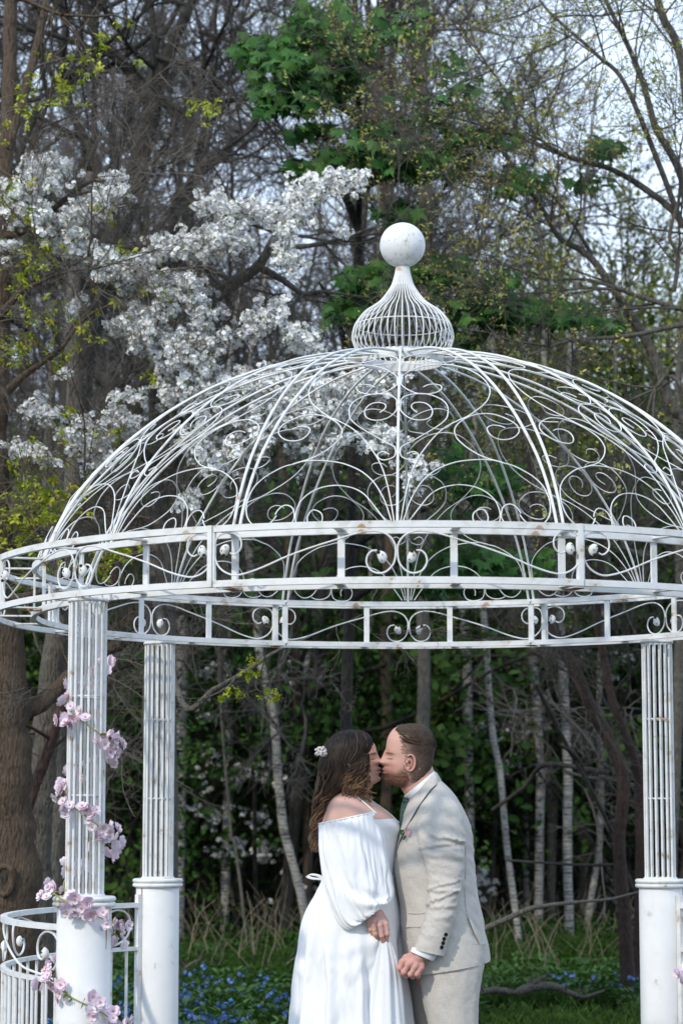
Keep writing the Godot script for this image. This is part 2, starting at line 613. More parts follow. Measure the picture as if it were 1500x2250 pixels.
	rods.append([Vector2(0.6, 1.7), Vector2(1.1, 6.4), Vector2(1.7, 10.6), Vector2(2.7, 15.5), Vector2(3.7, 19.5), Vector2(5.1, 23.0), Vector2(6.7, 25.5), Vector2(8.6, 27.4), Vector2(10.7, 28.4), Vector2(12.6, 28.8), Vector2(14.4, 28.6), Vector2(15.8, 27.6), Vector2(17.3, 26.5), Vector2(18.8, 24.3), Vector2(20.1, 21.7), Vector2(21.1, 18.2), Vector2(21.5, 14.2), Vector2(21.6, 10.9), Vector2(21.2, 7.2), Vector2(20.3, 4.2), Vector2(19.2, 2.5), Vector2(18.1, 3.0), Vector2(17.3, 4.8), Vector2(16.8, 6.8)])
	rods.append([Vector2(1.1, 1.7), Vector2(2.1, 5.8), Vector2(3.3, 9.6), Vector2(4.5, 13.0), Vector2(5.8, 15.4), Vector2(7.1, 16.7), Vector2(8.7, 17.4), Vector2(10.4, 16.9), Vector2(11.7, 15.6), Vector2(12.8, 13.5), Vector2(13.6, 11.2), Vector2(14.0, 8.3), Vector2(14.0, 5.6), Vector2(13.7, 3.2), Vector2(13.2, 1.7), Vector2(12.3, 0.8), Vector2(11.4, 0.9), Vector2(10.6, 2.2), Vector2(10.2, 4.8), Vector2(10.4, 7.0), Vector2(11.2, 8.2), Vector2(11.9, 8.0), Vector2(12.3, 5.9), Vector2(12.2, 3.9)])
	rods.append([Vector2(17.0, 7.2), Vector2(16.7, 8.7), Vector2(16.1, 10.0), Vector2(15.4, 10.2), Vector2(14.6, 9.2), Vector2(14.2, 6.8), Vector2(14.3, 4.5), Vector2(14.9, 2.8), Vector2(15.7, 1.8), Vector2(16.8, 1.8), Vector2(17.7, 2.9)])
	for s in [1.0, -1.0]:
		for rod in rods:
			var cp := PackedVector3Array()
			for q in rod:
				var rh := dome_rh(clampf(q.y, 0.4, 162.0) * 0.01)
				var half := lerpf(0.012, 0.041, smoothstep(0.0, 1.1, q.y * 0.01))
				var most := 22.5 - rad_to_deg(asin((half + 0.007) / rh.x))
				var deg: float = clampf(q.x, rad_to_deg(0.0075 / rh.x), most)
				cp.append(round_at(deg * s, rh.x, rh.y))
			var g := Geo.new()
			g.tube(smooth(cp, 4), 0.0022, 0.0022, 6)
			var me := g.mesh(m.paint)
			for k in 8:
				part("dome_scroll", me, gz).rotation.y = TAU * k / 8.0
	# crown and finial
	var cr := Geo.new()
	cr.lathe([Vector2(0.158, 3.19), Vector2(0.164, 3.19), Vector2(0.164, 3.232), Vector2(0.158, 3.232), Vector2(0.158, 3.19)], 48)
	built("crown_band", cr, m.paint, gz)
	var fin := Geo.new()
	var prof := [Vector2(0.161, 3.228), Vector2(0.187, 3.25), Vector2(0.2, 3.282), Vector2(0.2025, 3.308), Vector2(0.19, 3.351), Vector2(0.157, 3.396), Vector2(0.124, 3.42), Vector2(0.092, 3.444), Vector2(0.065, 3.477), Vector2(0.044, 3.511), Vector2(0.032, 3.55), Vector2(0.025, 3.584)]
	for hoop in [[0.192, 3.345], [0.045, 3.511]]:
		var hp := PackedVector3Array()
		for k in 49:
			hp.append(round_at(k * 7.5, hoop[0] - 0.002, hoop[1]))
		fin.tube(hp, 0.0028, 0.0028, 6)
	fin.lathe([Vector2(0.0, 3.568), Vector2(0.026, 3.568), Vector2(0.026, 3.594), Vector2(0.0, 3.594)], 24)
	var finial := built("finial", fin, m.paint, gz)
	var pc := PackedVector3Array()
	for q in prof:
		pc.append(Vector3(0, q.y, q.x))
	var cage := Geo.new()
	cage.tube(smooth(pc, 4), 0.0027, 0.0027, 6)
	var cage_mesh := cage.mesh(m.paint)
	for k in 44:
		part("cage_bar", cage_mesh, finial).rotation.y = TAU * k / 44.0
	var bl := Geo.new()
	bl.ball(Vector3(0, 3.675, 0), Vector3(0.0915, 0.0915, 0.0915), 48)
	built("ball", bl, m.ball, finial, "white ball finial with dark specks")
	# four columns: a drum pedestal, a cap of two rolls and a cage of sixteen bars
	var dr := Geo.new()
	dr.lathe([Vector2(0.0, 0.0), Vector2(0.12, 0.0), Vector2(0.12, 0.03), Vector2(0.094, 0.032), Vector2(0.094, 1.105), Vector2(0.0, 1.106)], 48)
	var drum := dr.mesh(m.drum)
	var cp2 := Geo.new()
	var capp := []
	for roll in 2:
		for k in 9:
			var a := -PI / 2 + PI * k / 8.0
			capp.append(Vector2(0.1 + 0.0095 * cos(a), 1.0985 + 0.019 * roll + 0.0095 * sin(a)))
	capp.append(Vector2(0.03, 1.128))
	cp2.lathe(capp, 48)
	var cap := cp2.mesh(m.paint)
	var br := Geo.new()
	br.tube(PackedVector3Array([Vector3(0, 1.12, 0.063), Vector3(0, 1.5, 0.063), Vector3(0, 2.16, 0.063)]), 0.0049, 0.0049, 10)
	var bar := br.mesh(m.paint)
	var hoops := []
	for h in [1.128, 1.472, 1.815, 2.15]:
		var g := Geo.new()
		var hp := PackedVector3Array()
		var rr := 0.066 if h < 1.2 or h > 2.1 else 0.053
		for k in 33:
			hp.append(round_at(k * 11.25, rr, h))
		g.tube(hp, 0.0075 if rr > 0.06 else 0.004, 0.0075 if rr > 0.06 else 0.004, 6)
		hoops.append(g.mesh(m.paint))
	var stain := Geo.new()
	for q in [[82.0, 0.14, 0.012], [98.0, 0.06, 0.008], [-140.0, 0.12, 0.01], [130.0, 0.2, 0.012]]:
		var p := PackedVector3Array()
		for k in 6:
			var hh: float = 1.088 - float(q[1]) * k / 5.0
			var wid: float = float(q[2]) * (1.0 - 0.8 * k / 5.0)
			for e in [-0.5, 0.5]:
				p.append(round_at(q[0] + rad_to_deg(wid * e / 0.094) + sin(k * 2.1) * 0.6, 0.0945, hh))
		stain.grid(p, 2, PackedColorArray([Color.WHITE]), false)
	var stain_mesh := stain.mesh(m.rust)
	for k in 4:
		var deg := -45.0 + 90.0 * k
		var c := part("column", drum, gz)
		c.position = round_at(deg, 1.54, 0)
		c.rotation.y = deg_to_rad(-20.0 + 40.0 * k)
		part("cap", cap, c)
		if k != 1 and k != 2:
			part("rust_stain", stain_mesh, c, "rust run below the cap")
		for j in 16:
			part("bar", bar, c).rotation.y = TAU * (j + 0.5) / 16.0
		for h in hoops:
			part("hoop", h, c)
	# curved railings at both sides
	var rail := Geo.new()
	arc_bar(rail, -40.6, 40.6, 1.54, 1.015, 0.026, 0.02, 26)
	var lower := Geo.new()
	arc_bar(lower, -40.6, 40.6, 1.54, 0.83, 0.02, 0.016, 26)
	var foot := Geo.new()
	arc_bar(foot, -40.6, 40.6, 1.54, 0.09, 0.02, 0.016, 26)
	var ends := Geo.new()
	ends.box(Vector3(0, 0.55, 1.54), Vector3(0.022, 1.02, 0.022))
	var end_mesh := ends.mesh(m.paint)
	var bal := Geo.new()
	bal.tube(PackedVector3Array([Vector3(0, 0.09, 1.54), Vector3(0, 0.45, 1.54), Vector3(0, 0.826, 1.54)]), 0.0065, 0.0065, 8)
	var baluster := bal.mesh(m.paint)
	var rscroll := PackedVector3Array()
	for q in [Vector2(8.6, 0.905), Vector2(9.6, 0.898), Vector2(10.6, 0.91), Vector2(10.9, 0.94), Vector2(10.2, 0.975), Vector2(8.3, 0.996), Vector2(6.2, 0.99), Vector2(4.9, 0.96), Vector2(4.8, 0.915), Vector2(5.9, 0.872), Vector2(8.4, 0.848), Vector2(11.2, 0.85), Vector2(13.8, 0.866), Vector2(16.6, 0.91), Vector2(19.6, 0.96), Vector2(22.4, 0.99), Vector2(25.0, 0.998), Vector2(27.5, 0.985), Vector2(28.6, 0.95), Vector2(28.2, 0.905), Vector2(26.8, 0.868), Vector2(24.8, 0.851), Vector2(23.0, 0.862), Vector2(22.3, 0.89), Vector2(23.0, 0.915), Vector2(24.4, 0.92)]:
		var far_end: float = q.x - 3.0 if q.x < 11.0 else q.x + 10.0 if q.x > 22.0 else lerpf(8.0, 32.0, (q.x - 11.0) / 11.0)
		rscroll.append(round_at(far_end, 1.54, q.y))
	for s in [-1.0, 1.0]:
		var r := built("railing", rail, m.paint, gz, "curved white railing between the two columns on the %s" % ["left" if s < 0 else "right"])
		r.rotation.y = deg_to_rad(90.0 * s)
		part("lower_rail", lower.mesh(m.paint), r)
		part("foot_rail", foot.mesh(m.paint), r)
		for e in [-41.0, 41.0]:
			part("end_post", end_mesh, r).rotation.y = deg_to_rad(e)
		for k in 23:
			part("baluster", baluster, r).rotation.y = deg_to_rad(-38.5 + 3.5 * k)
		for mir in [1.0, -1.0]:          # two long S scrolls, from each end to the middle
			var p := PackedVector3Array()
			for q in smooth(rscroll, 4):
				p.append(Vector3(q.x * mir, q.y, q.z))
			var g := Geo.new()
			g.tube(p, 0.0045, 0.0045, 7)
			var sc := built("railing_scroll", g, m.paint, r)
			sc.rotation.y = deg_to_rad(-41.0 * mir)
			for e in [[5.6, 0.92], [34.6, 0.905]]:
				var at := round_at(e[0] * mir, 1.54, e[1])
				var o := Vector3(at.x, 0, at.z).normalized()
				part("knob", knob(at, Vector3.UP, o).mesh(m.paint), sc)
				part("knob_hole", knob_holes(at, Vector3.UP, o).mesh(m.hole), sc)


# ---------- ground
func build_ground() -> void:
	var g := Geo.new()
	var pts := PackedVector3Array()
	var cols := 90
	for r in 90:
		var z := lerpf(12.0, -70.0, r / 89.0)
		for k in cols:
			var x := lerpf(-40.0, 40.0, k / (cols - 1.0))
			pts.append(Vector3(x, ground_at(x, z), z))
	g.grid(pts, cols, PackedColorArray([Color.WHITE]), false)
	for k in g.v.size():
		if g.n[k].y < 0: g.n[k] = -g.n[k]
	tag(built("ground", g, m.soil, self), "leaf strewn woodland floor", "ground", "", "structure")
	var far := Geo.new()
	far.flat([Vector3(-320, -0.05, 300), Vector3(320, -0.05, 300), Vector3(320, -0.05, -340), Vector3(-320, -0.05, -340)], Color.WHITE)
	tag(built("terrain", far, m.soil, self), "open ground beyond the wood", "ground", "", "structure")


func ground_at(x: float, z: float) -> float:
	var d := maxf(0.0, -z - 13.0)
	return 0.0 if d <= 0.0 else minf(d, 30.0) / 30.0 * (0.10 * sin(x * 0.9 + z * 0.5) + 0.12 * sin(x * 0.37 - z * 0.8)) + 0.02


# ---------- twigs, leaves and flowers that are scattered over the trees
func twig_spray(seed_: int, thick: float, wood: Color, tip: Color, dense: int) -> Geo:
	rng.seed = seed_
	var g := Geo.new()
	var main := PackedVector3Array()
	var p := Vector3.ZERO
	var dir := Vector3.UP
	for k in 9:
		main.append(p)
		p += dir * 0.125
		dir = (dir + any_dir() * 0.22).normalized()
	g.tube(main, 0.005 * thick, 0.0016 * thick, 4, wood, tip)
	for k in dense:
		var t := rnd(0.6, 7.6)
		var q := main[int(t)].lerp(main[int(t) + 1], t - int(t))
		var d := (Vector3.UP * 0.7 + any_dir() * 0.9).normalized()
		var l := rnd(0.18, 0.5) * (1.1 - t * 0.07)
		var side := PackedVector3Array()
		for j in 5:
			side.append(q)
			q += d * l * 0.25
			d = (d + any_dir() * 0.28 + Vector3.UP * 0.05).normalized()
		g.tube(side, 0.0028 * thick, 0.0012 * thick, 3, wood, tip)
		for s in 3:
			var b := side[1 + s]
			var e := (d + any_dir() * 1.0).normalized()
			var l2 := l * rnd(0.25, 0.55)
			g.tube(PackedVector3Array([b, b + e * l2 * 0.5, b + (e + any_dir() * 0.25) * l2]), 0.0018 * thick, 0.0009 * thick, 3, tip, tip)
	return g


func bud_spray(seed_: int, count: int, col: Color, long: float) -> Geo:      # opening leaf buds along a twig spray
	var g := twig_spray(seed_, 1.0, Color(0.12, 0.112, 0.1), Color(0.16, 0.14, 0.11), 6)
	var spots := g.v.size()
	for k in count:
		var at := g.v[rng.randi_range(30, spots - 1)]
		for j in 2:
			var d := (Vector3.UP + any_dir() * 0.7).normalized()
			var b := Basis(Quaternion(Vector3.UP, d)) * Basis(Vector3.UP, rnd(0, TAU))
			leaf_shape(g, Transform3D(b, at), long * rnd(0.7, 1.3), long * 0.35, col * rnd(0.75, 1.25))
	return g


func leaf_cluster(seed_: int, count: int, long: float, col: Color, droop: float) -> Geo:       # a whorl of young leaves
	rng.seed = seed_
	var g := Geo.new()
	for k in count:
		var a := TAU * k / count + rnd(-0.4, 0.4)
		var d := Vector3(cos(a), rnd(-droop, 0.5), sin(a)).normalized()
		var b := Basis.looking_at(d, Vector3.UP) * Basis(Vector3.RIGHT, -PI / 2) * Basis(Vector3.UP, rnd(-0.6, 0.6))
		leaf_shape(g, Transform3D(b, any_dir() * long * 0.35), long * rnd(0.7, 1.25), long * 0.5, col * rnd(0.7, 1.3))
	return g


func leaf_spray(seed_: int, count: int, long: float, wide: float, col: Color) -> Geo:
	rng.seed = seed_
	var g := Geo.new()
	var p := Vector3.ZERO
	var dir := Vector3.UP
	for k in count:
		var d := (dir * 0.5 + any_dir()).normalized()
		var up := Vector3.UP if absf(d.y) < 0.9 else Vector3.RIGHT
		var b := Basis.looking_at(d, up + any_dir() * 0.4) * Basis(Vector3.RIGHT, -PI / 2)
		leaf_shape(g, Transform3D(b, p + any_dir() * 0.10), long * rnd(0.6, 1.3), wide * rnd(0.7, 1.2), col * rnd(0.6, 1.4))
		p += dir * (0.8 / count)
		dir = (dir + any_dir() * 0.2).normalized()
	return g


func maple_leaf(seed_: int, size: float) -> Geo:
	rng.seed = seed_
	var g := Geo.new()
	var tips := [[-2.35, 0.55], [-1.85, 0.36], [-1.25, 0.92], [-0.95, 0.5], [-0.62, 0.62], [-0.32, 0.45], [0.0, 1.08], [0.32, 0.45], [0.62, 0.62], [0.95, 0.5], [1.25, 0.92], [1.85, 0.36], [2.35, 0.55]]
	var base_i := g.v.size()
	g.vert(Vector3.ZERO, Vector3(0, 0, 1), Color.WHITE)
	for t in tips:
		var r: float = t[1] * size * rnd(0.9, 1.1)
		var p := Vector3(sin(t[0]) * r, cos(t[0]) * r + 0.15 * size, 0)
		p.z = -0.35 * r * r / size + rnd(-0.06, 0.06) * size + 0.10 * size * absf(sin(t[0]))
		g.vert(p, Vector3(sin(t[0]) * 0.35, 0.25, 1).normalized(), Color.WHITE * rnd(0.85, 1.1))
	for k in tips.size() - 1:
		g.tri(base_i, base_i + 1 + k, base_i + 2 + k)
	g.tube(PackedVector3Array([Vector3(0, 0, 0), Vector3(0, -0.3 * size, 0.06 * size), Vector3(0, -0.6 * size, 0.2 * size)]), 0.0014, 0.001, 3, Color(0.9, 0.5, 0.4), Color(0.9, 0.5, 0.4))
	return g


func blossom_pom(seed_: int, flowers: int, r: float) -> Geo:
	rng.seed = seed_
	var g := Geo.new()
	for k in flowers:
		var d := any_dir()
		d.y = absf(d.y) * 0.8 + d.y * 0.2
		var c := d.normalized() * r * rnd(0.6, 1.05)
		var b := Basis.looking_at(-(d + any_dir() * 0.5).normalized(), Vector3(0.1, 0.9, 0.3))
		for j in 5:
			var t := Basis(Vector3(0, 0, 1), TAU * j / 5.0 + k)
			var s := 0.0118 * rnd(0.85, 1.15)
			var tint := Color(0.92, 0.92, 0.91) * rnd(0.94, 1.03)
			g.flat([c, c + b * (t * Vector3(-0.55 * s, 0.6 * s, 0.25 * s)), c + b * (t * Vector3(-0.2 * s, 1.08 * s, 0.4 * s)), c + b * (t * Vector3(0.2 * s, 1.08 * s, 0.4 * s)), c + b * (t * Vector3(0.55 * s, 0.6 * s, 0.25 * s))], tint)
		g.ball(c + b * Vector3(0, 0, 0.002), Vector3(0.0022, 0.0022, 0.0022), 4, Color(0.55, 0.5, 0.2))
	for k in 3:
		var d := any_dir()
		var b := Basis.looking_at(d, Vector3(0.1, 1, 0.2)) * Basis(Vector3.RIGHT, -PI / 2)
		leaf_shape(g, Transform3D(b, d * r * 0.7), 0.03, 0.014, [Color(0.12, 0.16, 0.03), Color(0.2, 0.11, 0.03), Color(0.1, 0.17, 0.03)][k])
	return g


var kit := {}


func make_kit() -> void:
	kit.bare = []
	for k in 4: kit.bare.append(twig_spray(500 + k, 1.15, Color(0.082, 0.076, 0.068), Color(0.11, 0.1, 0.09), 10).mesh(m.twig))
	kit.fine = []
	for k in 4: kit.fine.append(twig_spray(520 + k, 1.0, Color(0.16, 0.158, 0.155), Color(0.23, 0.225, 0.22), 14).mesh(m.twig))
	kit.dusk = []
	for k in 4: kit.dusk.append(twig_spray(530 + k, 1.9, Color(0.07, 0.064, 0.058), Color(0.095, 0.088, 0.08), 12).mesh(m.twig))
	kit.bud = []
	for k in 4: kit.bud.append(bud_spray(540 + k, 26, Color(0.46, 0.47, 0.15), 0.048).mesh(m.leaf))
	kit.young = []
	for k in 4: kit.young.append(leaf_cluster(560 + k, 10, 0.03, Color(0.36, 0.37, 0.045), 0.9).mesh(m.leaf))
	kit.shrub = []
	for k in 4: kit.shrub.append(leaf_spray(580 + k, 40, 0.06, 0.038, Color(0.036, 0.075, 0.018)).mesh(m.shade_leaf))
	kit.veil = []
	for k in 3: kit.veil.append(leaf_spray(590 + k, 34, 0.05, 0.035, Color(0.14, 0.175, 0.034)).mesh(m.shade_leaf))
	kit.maple = []
	for k in 6: kit.maple.append(maple_leaf(600 + k, 0.082).mesh(m.maple))
	kit.pom = []
	for k in 5: kit.pom.append(blossom_pom(620 + k, 16, 0.034).mesh(m.blossom))


func aim(dir: Vector3, scale: float, at: Vector3) -> Transform3D:       # +y along dir
	var y := dir.normalized()
	var x := y.cross(Vector3(0.31, 0.2, 0.93)).normalized()
	return Transform3D(Basis(x, y, x.cross(y)) * Basis(Vector3.UP, rnd(0, TAU)), at).scaled_local(Vector3.ONE * scale)


func grow(g: Geo, from: Vector3, dir: Vector3, long: float, r: float, level: int, rise: float, tips: Array) -> void:
	var p := from
	var d := dir.normalized()
	var n := 7
	var pts := PackedVector3Array()
	for k in n:
		pts.append(p)
		p += d * long / (n - 1)
		d = (d + any_dir() * 0.22 + Vector3.UP * rise * 0.12).normalized()
	g.tube(pts, r, r * 0.42, 6 if level > 1 else 4 if level > 0 else 3)
	if level == 0:
		for k in 2:
			tips.append([pts[3 + 2 * k], (pts[4 + 2 * k] - pts[3 + 2 * k]).normalized()])
		tips.append([pts[n - 1], d])
		return
	for k in 4 if level > 1 else 3:
		var t := rnd(1.6, n - 1.05)
		var b := pts[int(t)].lerp(pts[int(t) + 1], t - int(t))
		var along_ := (pts[int(t) + 1] - pts[int(t)]).normalized()
		grow(g, b, (along_ + any_dir() * 0.95).normalized(), long * rnd(0.45, 0.7), r * 0.5, level - 1, rise, tips)
	grow(g, pts[n - 1], d, long * 0.6, r * 0.42, level - 1, rise, tips)


func limb(g: Geo, list: Array, sides: int, wobble := 0.012) -> PackedVector3Array:      # [px, py, depth, radius]
	var c := PackedVector3Array()
	for q in list:
		c.append(spot(q[0], q[1], q[2]) - base)
	var s := smooth(c, 5)
	var rr := PackedFloat32Array()
	for k in s.size():
		var f := k / 5.0
		var a: float = list[mini(int(f), list.size() - 1)][3]
		var b: float = list[mini(int(f) + 1, list.size() - 1)][3]
		rr.append(lerpf(a, b, f - int(f)) * (1.0 + rnd(-0.05, 0.05)))
		s[k] += any_dir() * wobble * minf(rr[k] * 8.0, 1.0)
	g.tube(s, 0, 0, sides, Color.WHITE, Color.WHITE, rr)
	return s


func side_shoots(g: Geo, s: PackedVector3Array, count: int, t0: float, long: float, r: float, level: int, rise: float, tips: Array, lean := Vector3.ZERO) -> void:
	for k in count:
		var t := rnd(t0, 0.98) * (s.size() - 1)
		var a := s[int(t)].lerp(s[mini(int(t) + 1, s.size() - 1)], t - int(t))
		var d := (s[mini(int(t) + 1, s.size() - 1)] - s[maxi(int(t) - 1, 0)]).normalized()
		grow(g, a, (d * 0.6 + any_dir() + lean).normalized(), long * rnd(0.6, 1.2), r, level, rise, tips)


func sprays(called: String, meshes: Array, tips: Array, lo: float, hi: float, colors: Array, parent: Node, spread := 0.5) -> void:
	for v in meshes.size():
		var places := []
		var cols := []
		for k in range(v, tips.size(), meshes.size()):
			var t: Array = tips[k]
			places.append(aim((t[1] as Vector3) + any_dir() * spread, rnd(lo, hi), t[0]))
			cols.append((colors[rng.randi() % colors.size()] as Color) * rnd(0.75, 1.25))
		if places.size():
			scatter(called, meshes[v], places, cols, parent)


func build_woodland() -> void:
	make_kit()
	rng.seed = 777
	near_trees()
	right_trees()
	birches()
	cherry()
	maple()
	far_wood()


func tree_root(called: String, px: float, depth: float, label: String, category := "tree", group := "") -> Node3D:
	var x := spot(px, 1781, depth).x
	base = Vector3(x, 0.0, -depth)
	return thing(called, label, category, base, group)


func near_trees() -> void:
	# the old tree whose trunk fills the left edge
	var t := tree_root("old_tree", 20, 12.6, "thick brown old tree trunk with a knot hole at the left edge")
	var g := Geo.new()
	var trunk := limb(g, [[8, 2400, 12.6, 0.22], [14, 2250, 12.6, 0.175], [22, 2050, 12.6, 0.15], [24, 1920, 12.6, 0.155], [14, 1750, 12.6, 0.142], [6, 1560, 12.6, 0.138], [-4, 1350, 12.6, 0.11], [-14, 1100, 12.6, 0.09], [-10, 850, 12.65, 0.072], [0, 600, 12.7, 0.056], [12, 380, 12.8, 0.046], [22, 180, 12.9, 0.04], [24, -60, 13.0, 0.034]], 18, 0.02)
	built("trunk", g, m.brown, t)
	var kg := Geo.new()
	var kc := pt_at(14, 1930, 12.47)
	var ring := PackedVector3Array()
	for k in 21:
		var a := TAU * k / 20.0
		ring.append(kc + Vector3(cos(a) * 0.042, sin(a) * 0.072 + 0.01 * cos(2 * a), 0.03 + 0.006 * sin(3 * a) + 0.02 * cos(a)))
	kg.tube(ring, 0.016, 0.016, 8)
	var knot := built("knot", kg, m.brown, t)
	var kh := Geo.new()
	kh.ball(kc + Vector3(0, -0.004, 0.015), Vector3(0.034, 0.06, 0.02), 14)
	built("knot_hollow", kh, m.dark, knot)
	var lg := Geo.new()
	var tips := []
	var shoots := [
		[[30, 1570, 12.6, 0.06], [90, 1545, 12.7, 0.05], [140, 1500, 12.8, 0.042], [205, 1445, 12.9, 0.036], [300, 1400, 13.0, 0.026], [420, 1330, 13.2, 0.016]],
		[[4, 520, 12.7, 0.026], [70, 500, 12.7, 0.02], [140, 440, 12.6, 0.014], [200, 400, 12.6, 0.009], [290, 380, 12.6, 0.004]],
		[[16, 330, 12.8, 0.032], [55, 200, 12.9, 0.028], [85, 90, 13.0, 0.024], [110, -40, 13.1, 0.018]],
		[[-6, 880, 12.6, 0.03], [60, 820, 12.5, 0.018], [130, 770, 12.4, 0.012], [200, 690, 12.3, 0.007], [330, 640, 12.2, 0.003]],
		[[-8, 1150, 12.6, 0.03], [60, 1130, 12.5, 0.016], [120, 1160, 12.4, 0.011], [220, 1120, 12.3, 0.007], [330, 1140, 12.2, 0.004]],
		[[-4, 700, 12.6, 0.026], [50, 640, 12.4, 0.014], [110, 610, 12.3, 0.009], [200, 560, 12.2, 0.004]],
		[[0, 1320, 12.6, 0.03], [90, 1300, 12.5, 0.016], [200, 1240, 12.4, 0.01], [340, 1210, 12.3, 0.005]]]
	for s in shoots:
		var l := limb(lg, s, 8)
		side_shoots(lg, l, 3, 0.3, 0.7, 0.007, 1, 0.4, tips)
	side_shoots(lg, trunk, 3, 0.6, 0.8, 0.014, 1, 0.3, tips, Vector3(0.8, 0, 0))
	built("limbs", lg, m.brown, t)
	sprays("twigs", kit.bare, tips, 0.25, 0.55, [Color(1.3, 1.25, 1.2), Color(1.7, 1.65, 1.55)], t)
	# young leaves where the photograph shows them
	var places := []
	for z in [[20, 420, 30, 8], [60, 520, 55, 12], [110, 560, 40, 6], [40, 620, 50, 12], [90, 700, 60, 12], [30, 760, 40, 9], [235, 470, 22, 5], [190, 720, 26, 5], [150, 780, 30, 5], [115, 1000, 40, 7], [60, 1060, 45, 16], [100, 1110, 50, 22], [40, 1160, 45, 16], [160, 1100, 30, 10], [70, 1230, 60, 12], [230, 1230, 40, 14], [270, 1195, 30, 8], [190, 1060, 20, 4], [150, 900, 18, 3], [215, 960, 15, 3], [250, 955, 15, 3], [330, 830, 15, 2], [240, 100, 60, 5], [150, 150, 60, 7], [60, 210, 60, 8], [140, 215, 40, 5], [430, 240, 30, 3], [470, 230, 20, 3], [10, 290, 25, 3], [330, 640, 60, 7], [260, 560, 30, 4]]:
		for k in int(z[3] * 2.6):
			places.append([spot(z[0] + rng.randfn() * z[2] * 0.6, z[1] + rng.randfn() * z[2] * 0.6, rnd(12.0, 12.9)) - base, Vector3(rnd(-0.4, 0.4), 1, rnd(-0.4, 0.4))])
	sprays("leaves", kit.young, places, 0.6, 1.2, [Color(1, 1, 1), Color(0.85, 0.95, 0.8), Color(1.15, 1.05, 0.9)], t, 0.8)
	var tw := Geo.new()
	for k in range(0, places.size(), 4):
		var p: Vector3 = places[k][0]
		var q := p + Vector3(rnd(-0.28, -0.05), rnd(-0.15, 0.2), rnd(-0.1, 0.1))
		tw.tube(smooth(PackedVector3Array([q, q.lerp(p, 0.5) + any_dir() * 0.03, p]), 3), 0.0032, 0.0016, 4, Color(0.14, 0.12, 0.09), Color(0.17, 0.14, 0.1))
	built("leaf_twigs", tw, m.twig, t).set_meta("kind", "stuff")
	# low hanging twig in the middle of the arch
	var h := tree_root("hanging_twig", 590, 10.9, "thin pale twig with fresh yellow green leaves hanging below the ring", "twig")
	var hg := Geo.new()
	for s in [[[585, 1425, 10.9, 0.0035], [577, 1465, 10.9, 0.003], [563, 1495, 10.9, 0.003], [565, 1515, 10.9, 0.003], [585, 1522, 10.9, 0.0026], [625, 1535, 10.9, 0.0014]], [[565, 1515, 10.9, 0.0026], [540, 1522, 10.9, 0.002], [515, 1525, 10.9, 0.0015]], [[660, 1180, 11.0, 0.006], [640, 1300, 10.95, 0.005], [585, 1425, 10.9, 0.0035]]]:
		limb(hg, s, 5, 0.004)
	built("stem", hg, m.grey, h)
	var hp := []
	for z in [[515, 1522, 14, 7], [590, 1520, 10, 4], [605, 1528, 10, 3], [555, 1452, 8, 3], [540, 1483, 8, 3], [570, 1480, 6, 1]]:
		for k in z[3] * 2:
			hp.append([spot(z[0] + rng.randfn() * z[2], z[1] + rng.randfn() * z[2] * 0.7, 10.9) - base, Vector3.UP])
	sprays("leaves", kit.young, hp, 0.45, 0.7, [Color(1.2, 1.2, 1.0)], h, 0.8)
	# grey stems behind the old tree
	var spec := [
		["grey_stem_tree", "grey brown trunk with two bends just right of the old tree", m.grey, [[78, 2380, 14.0, 0.12], [80, 2100, 14.0, 0.1], [84, 1850, 14.0, 0.085], [92, 1700, 14.0, 0.08], [106, 1560, 14.0, 0.08], [122, 1420, 14.0, 0.07], [150, 1200, 14.1, 0.06], [165, 950, 14.2, 0.05], [160, 650, 14.3, 0.04], [200, 380, 14.4, 0.028]]],
		["leaning_cherry_trunk", "thin shiny red brown trunk leaning right behind the flowered column", m.cherry, [[20, 2300, 13.6, 0.06], [40, 1900, 13.6, 0.045], [62, 1770, 13.6, 0.036], [95, 1680, 13.6, 0.033], [122, 1600, 13.6, 0.03], [150, 1520, 13.6, 0.028], [210, 1380, 13.7, 0.024], [280, 1180, 13.9, 0.02], [330, 950, 14.1, 0.014]]],
		["slim_grey_trunk", "slim pale trunk low between old tree and flowered column", m.grey, [[112, 2300, 16.0, 0.06], [118, 1950, 16.0, 0.05], [128, 1700, 16.0, 0.045], [120, 1450, 16.0, 0.04], [100, 1150, 16.0, 0.034], [118, 800, 16.0, 0.028]]]]
	for s in spec:
		var r := tree_root(s[0], s[3][0][0], s[3][0][2], s[1])
		var tg := Geo.new()
		var tt := []
		var l := limb(tg, s[3], 12)
		built("trunk", tg, s[2], r)
		var bg := Geo.new()
		side_shoots(bg, l, 5, 0.4, 0.8, 0.012, 1, 0.5, tt)
		built("limbs", bg, s[2], r)
		sprays("twigs", kit.bare, tt, 0.3, 0.65, [Color(1.1, 1.0, 0.9)], r)
	# the dark forked tree in the upper left
	var f := tree_root("forked_tree", 150, 18.0, "dark bare tree forking high up in the upper left")
	var fg := Geo.new()
	var ft := []
	var all := []
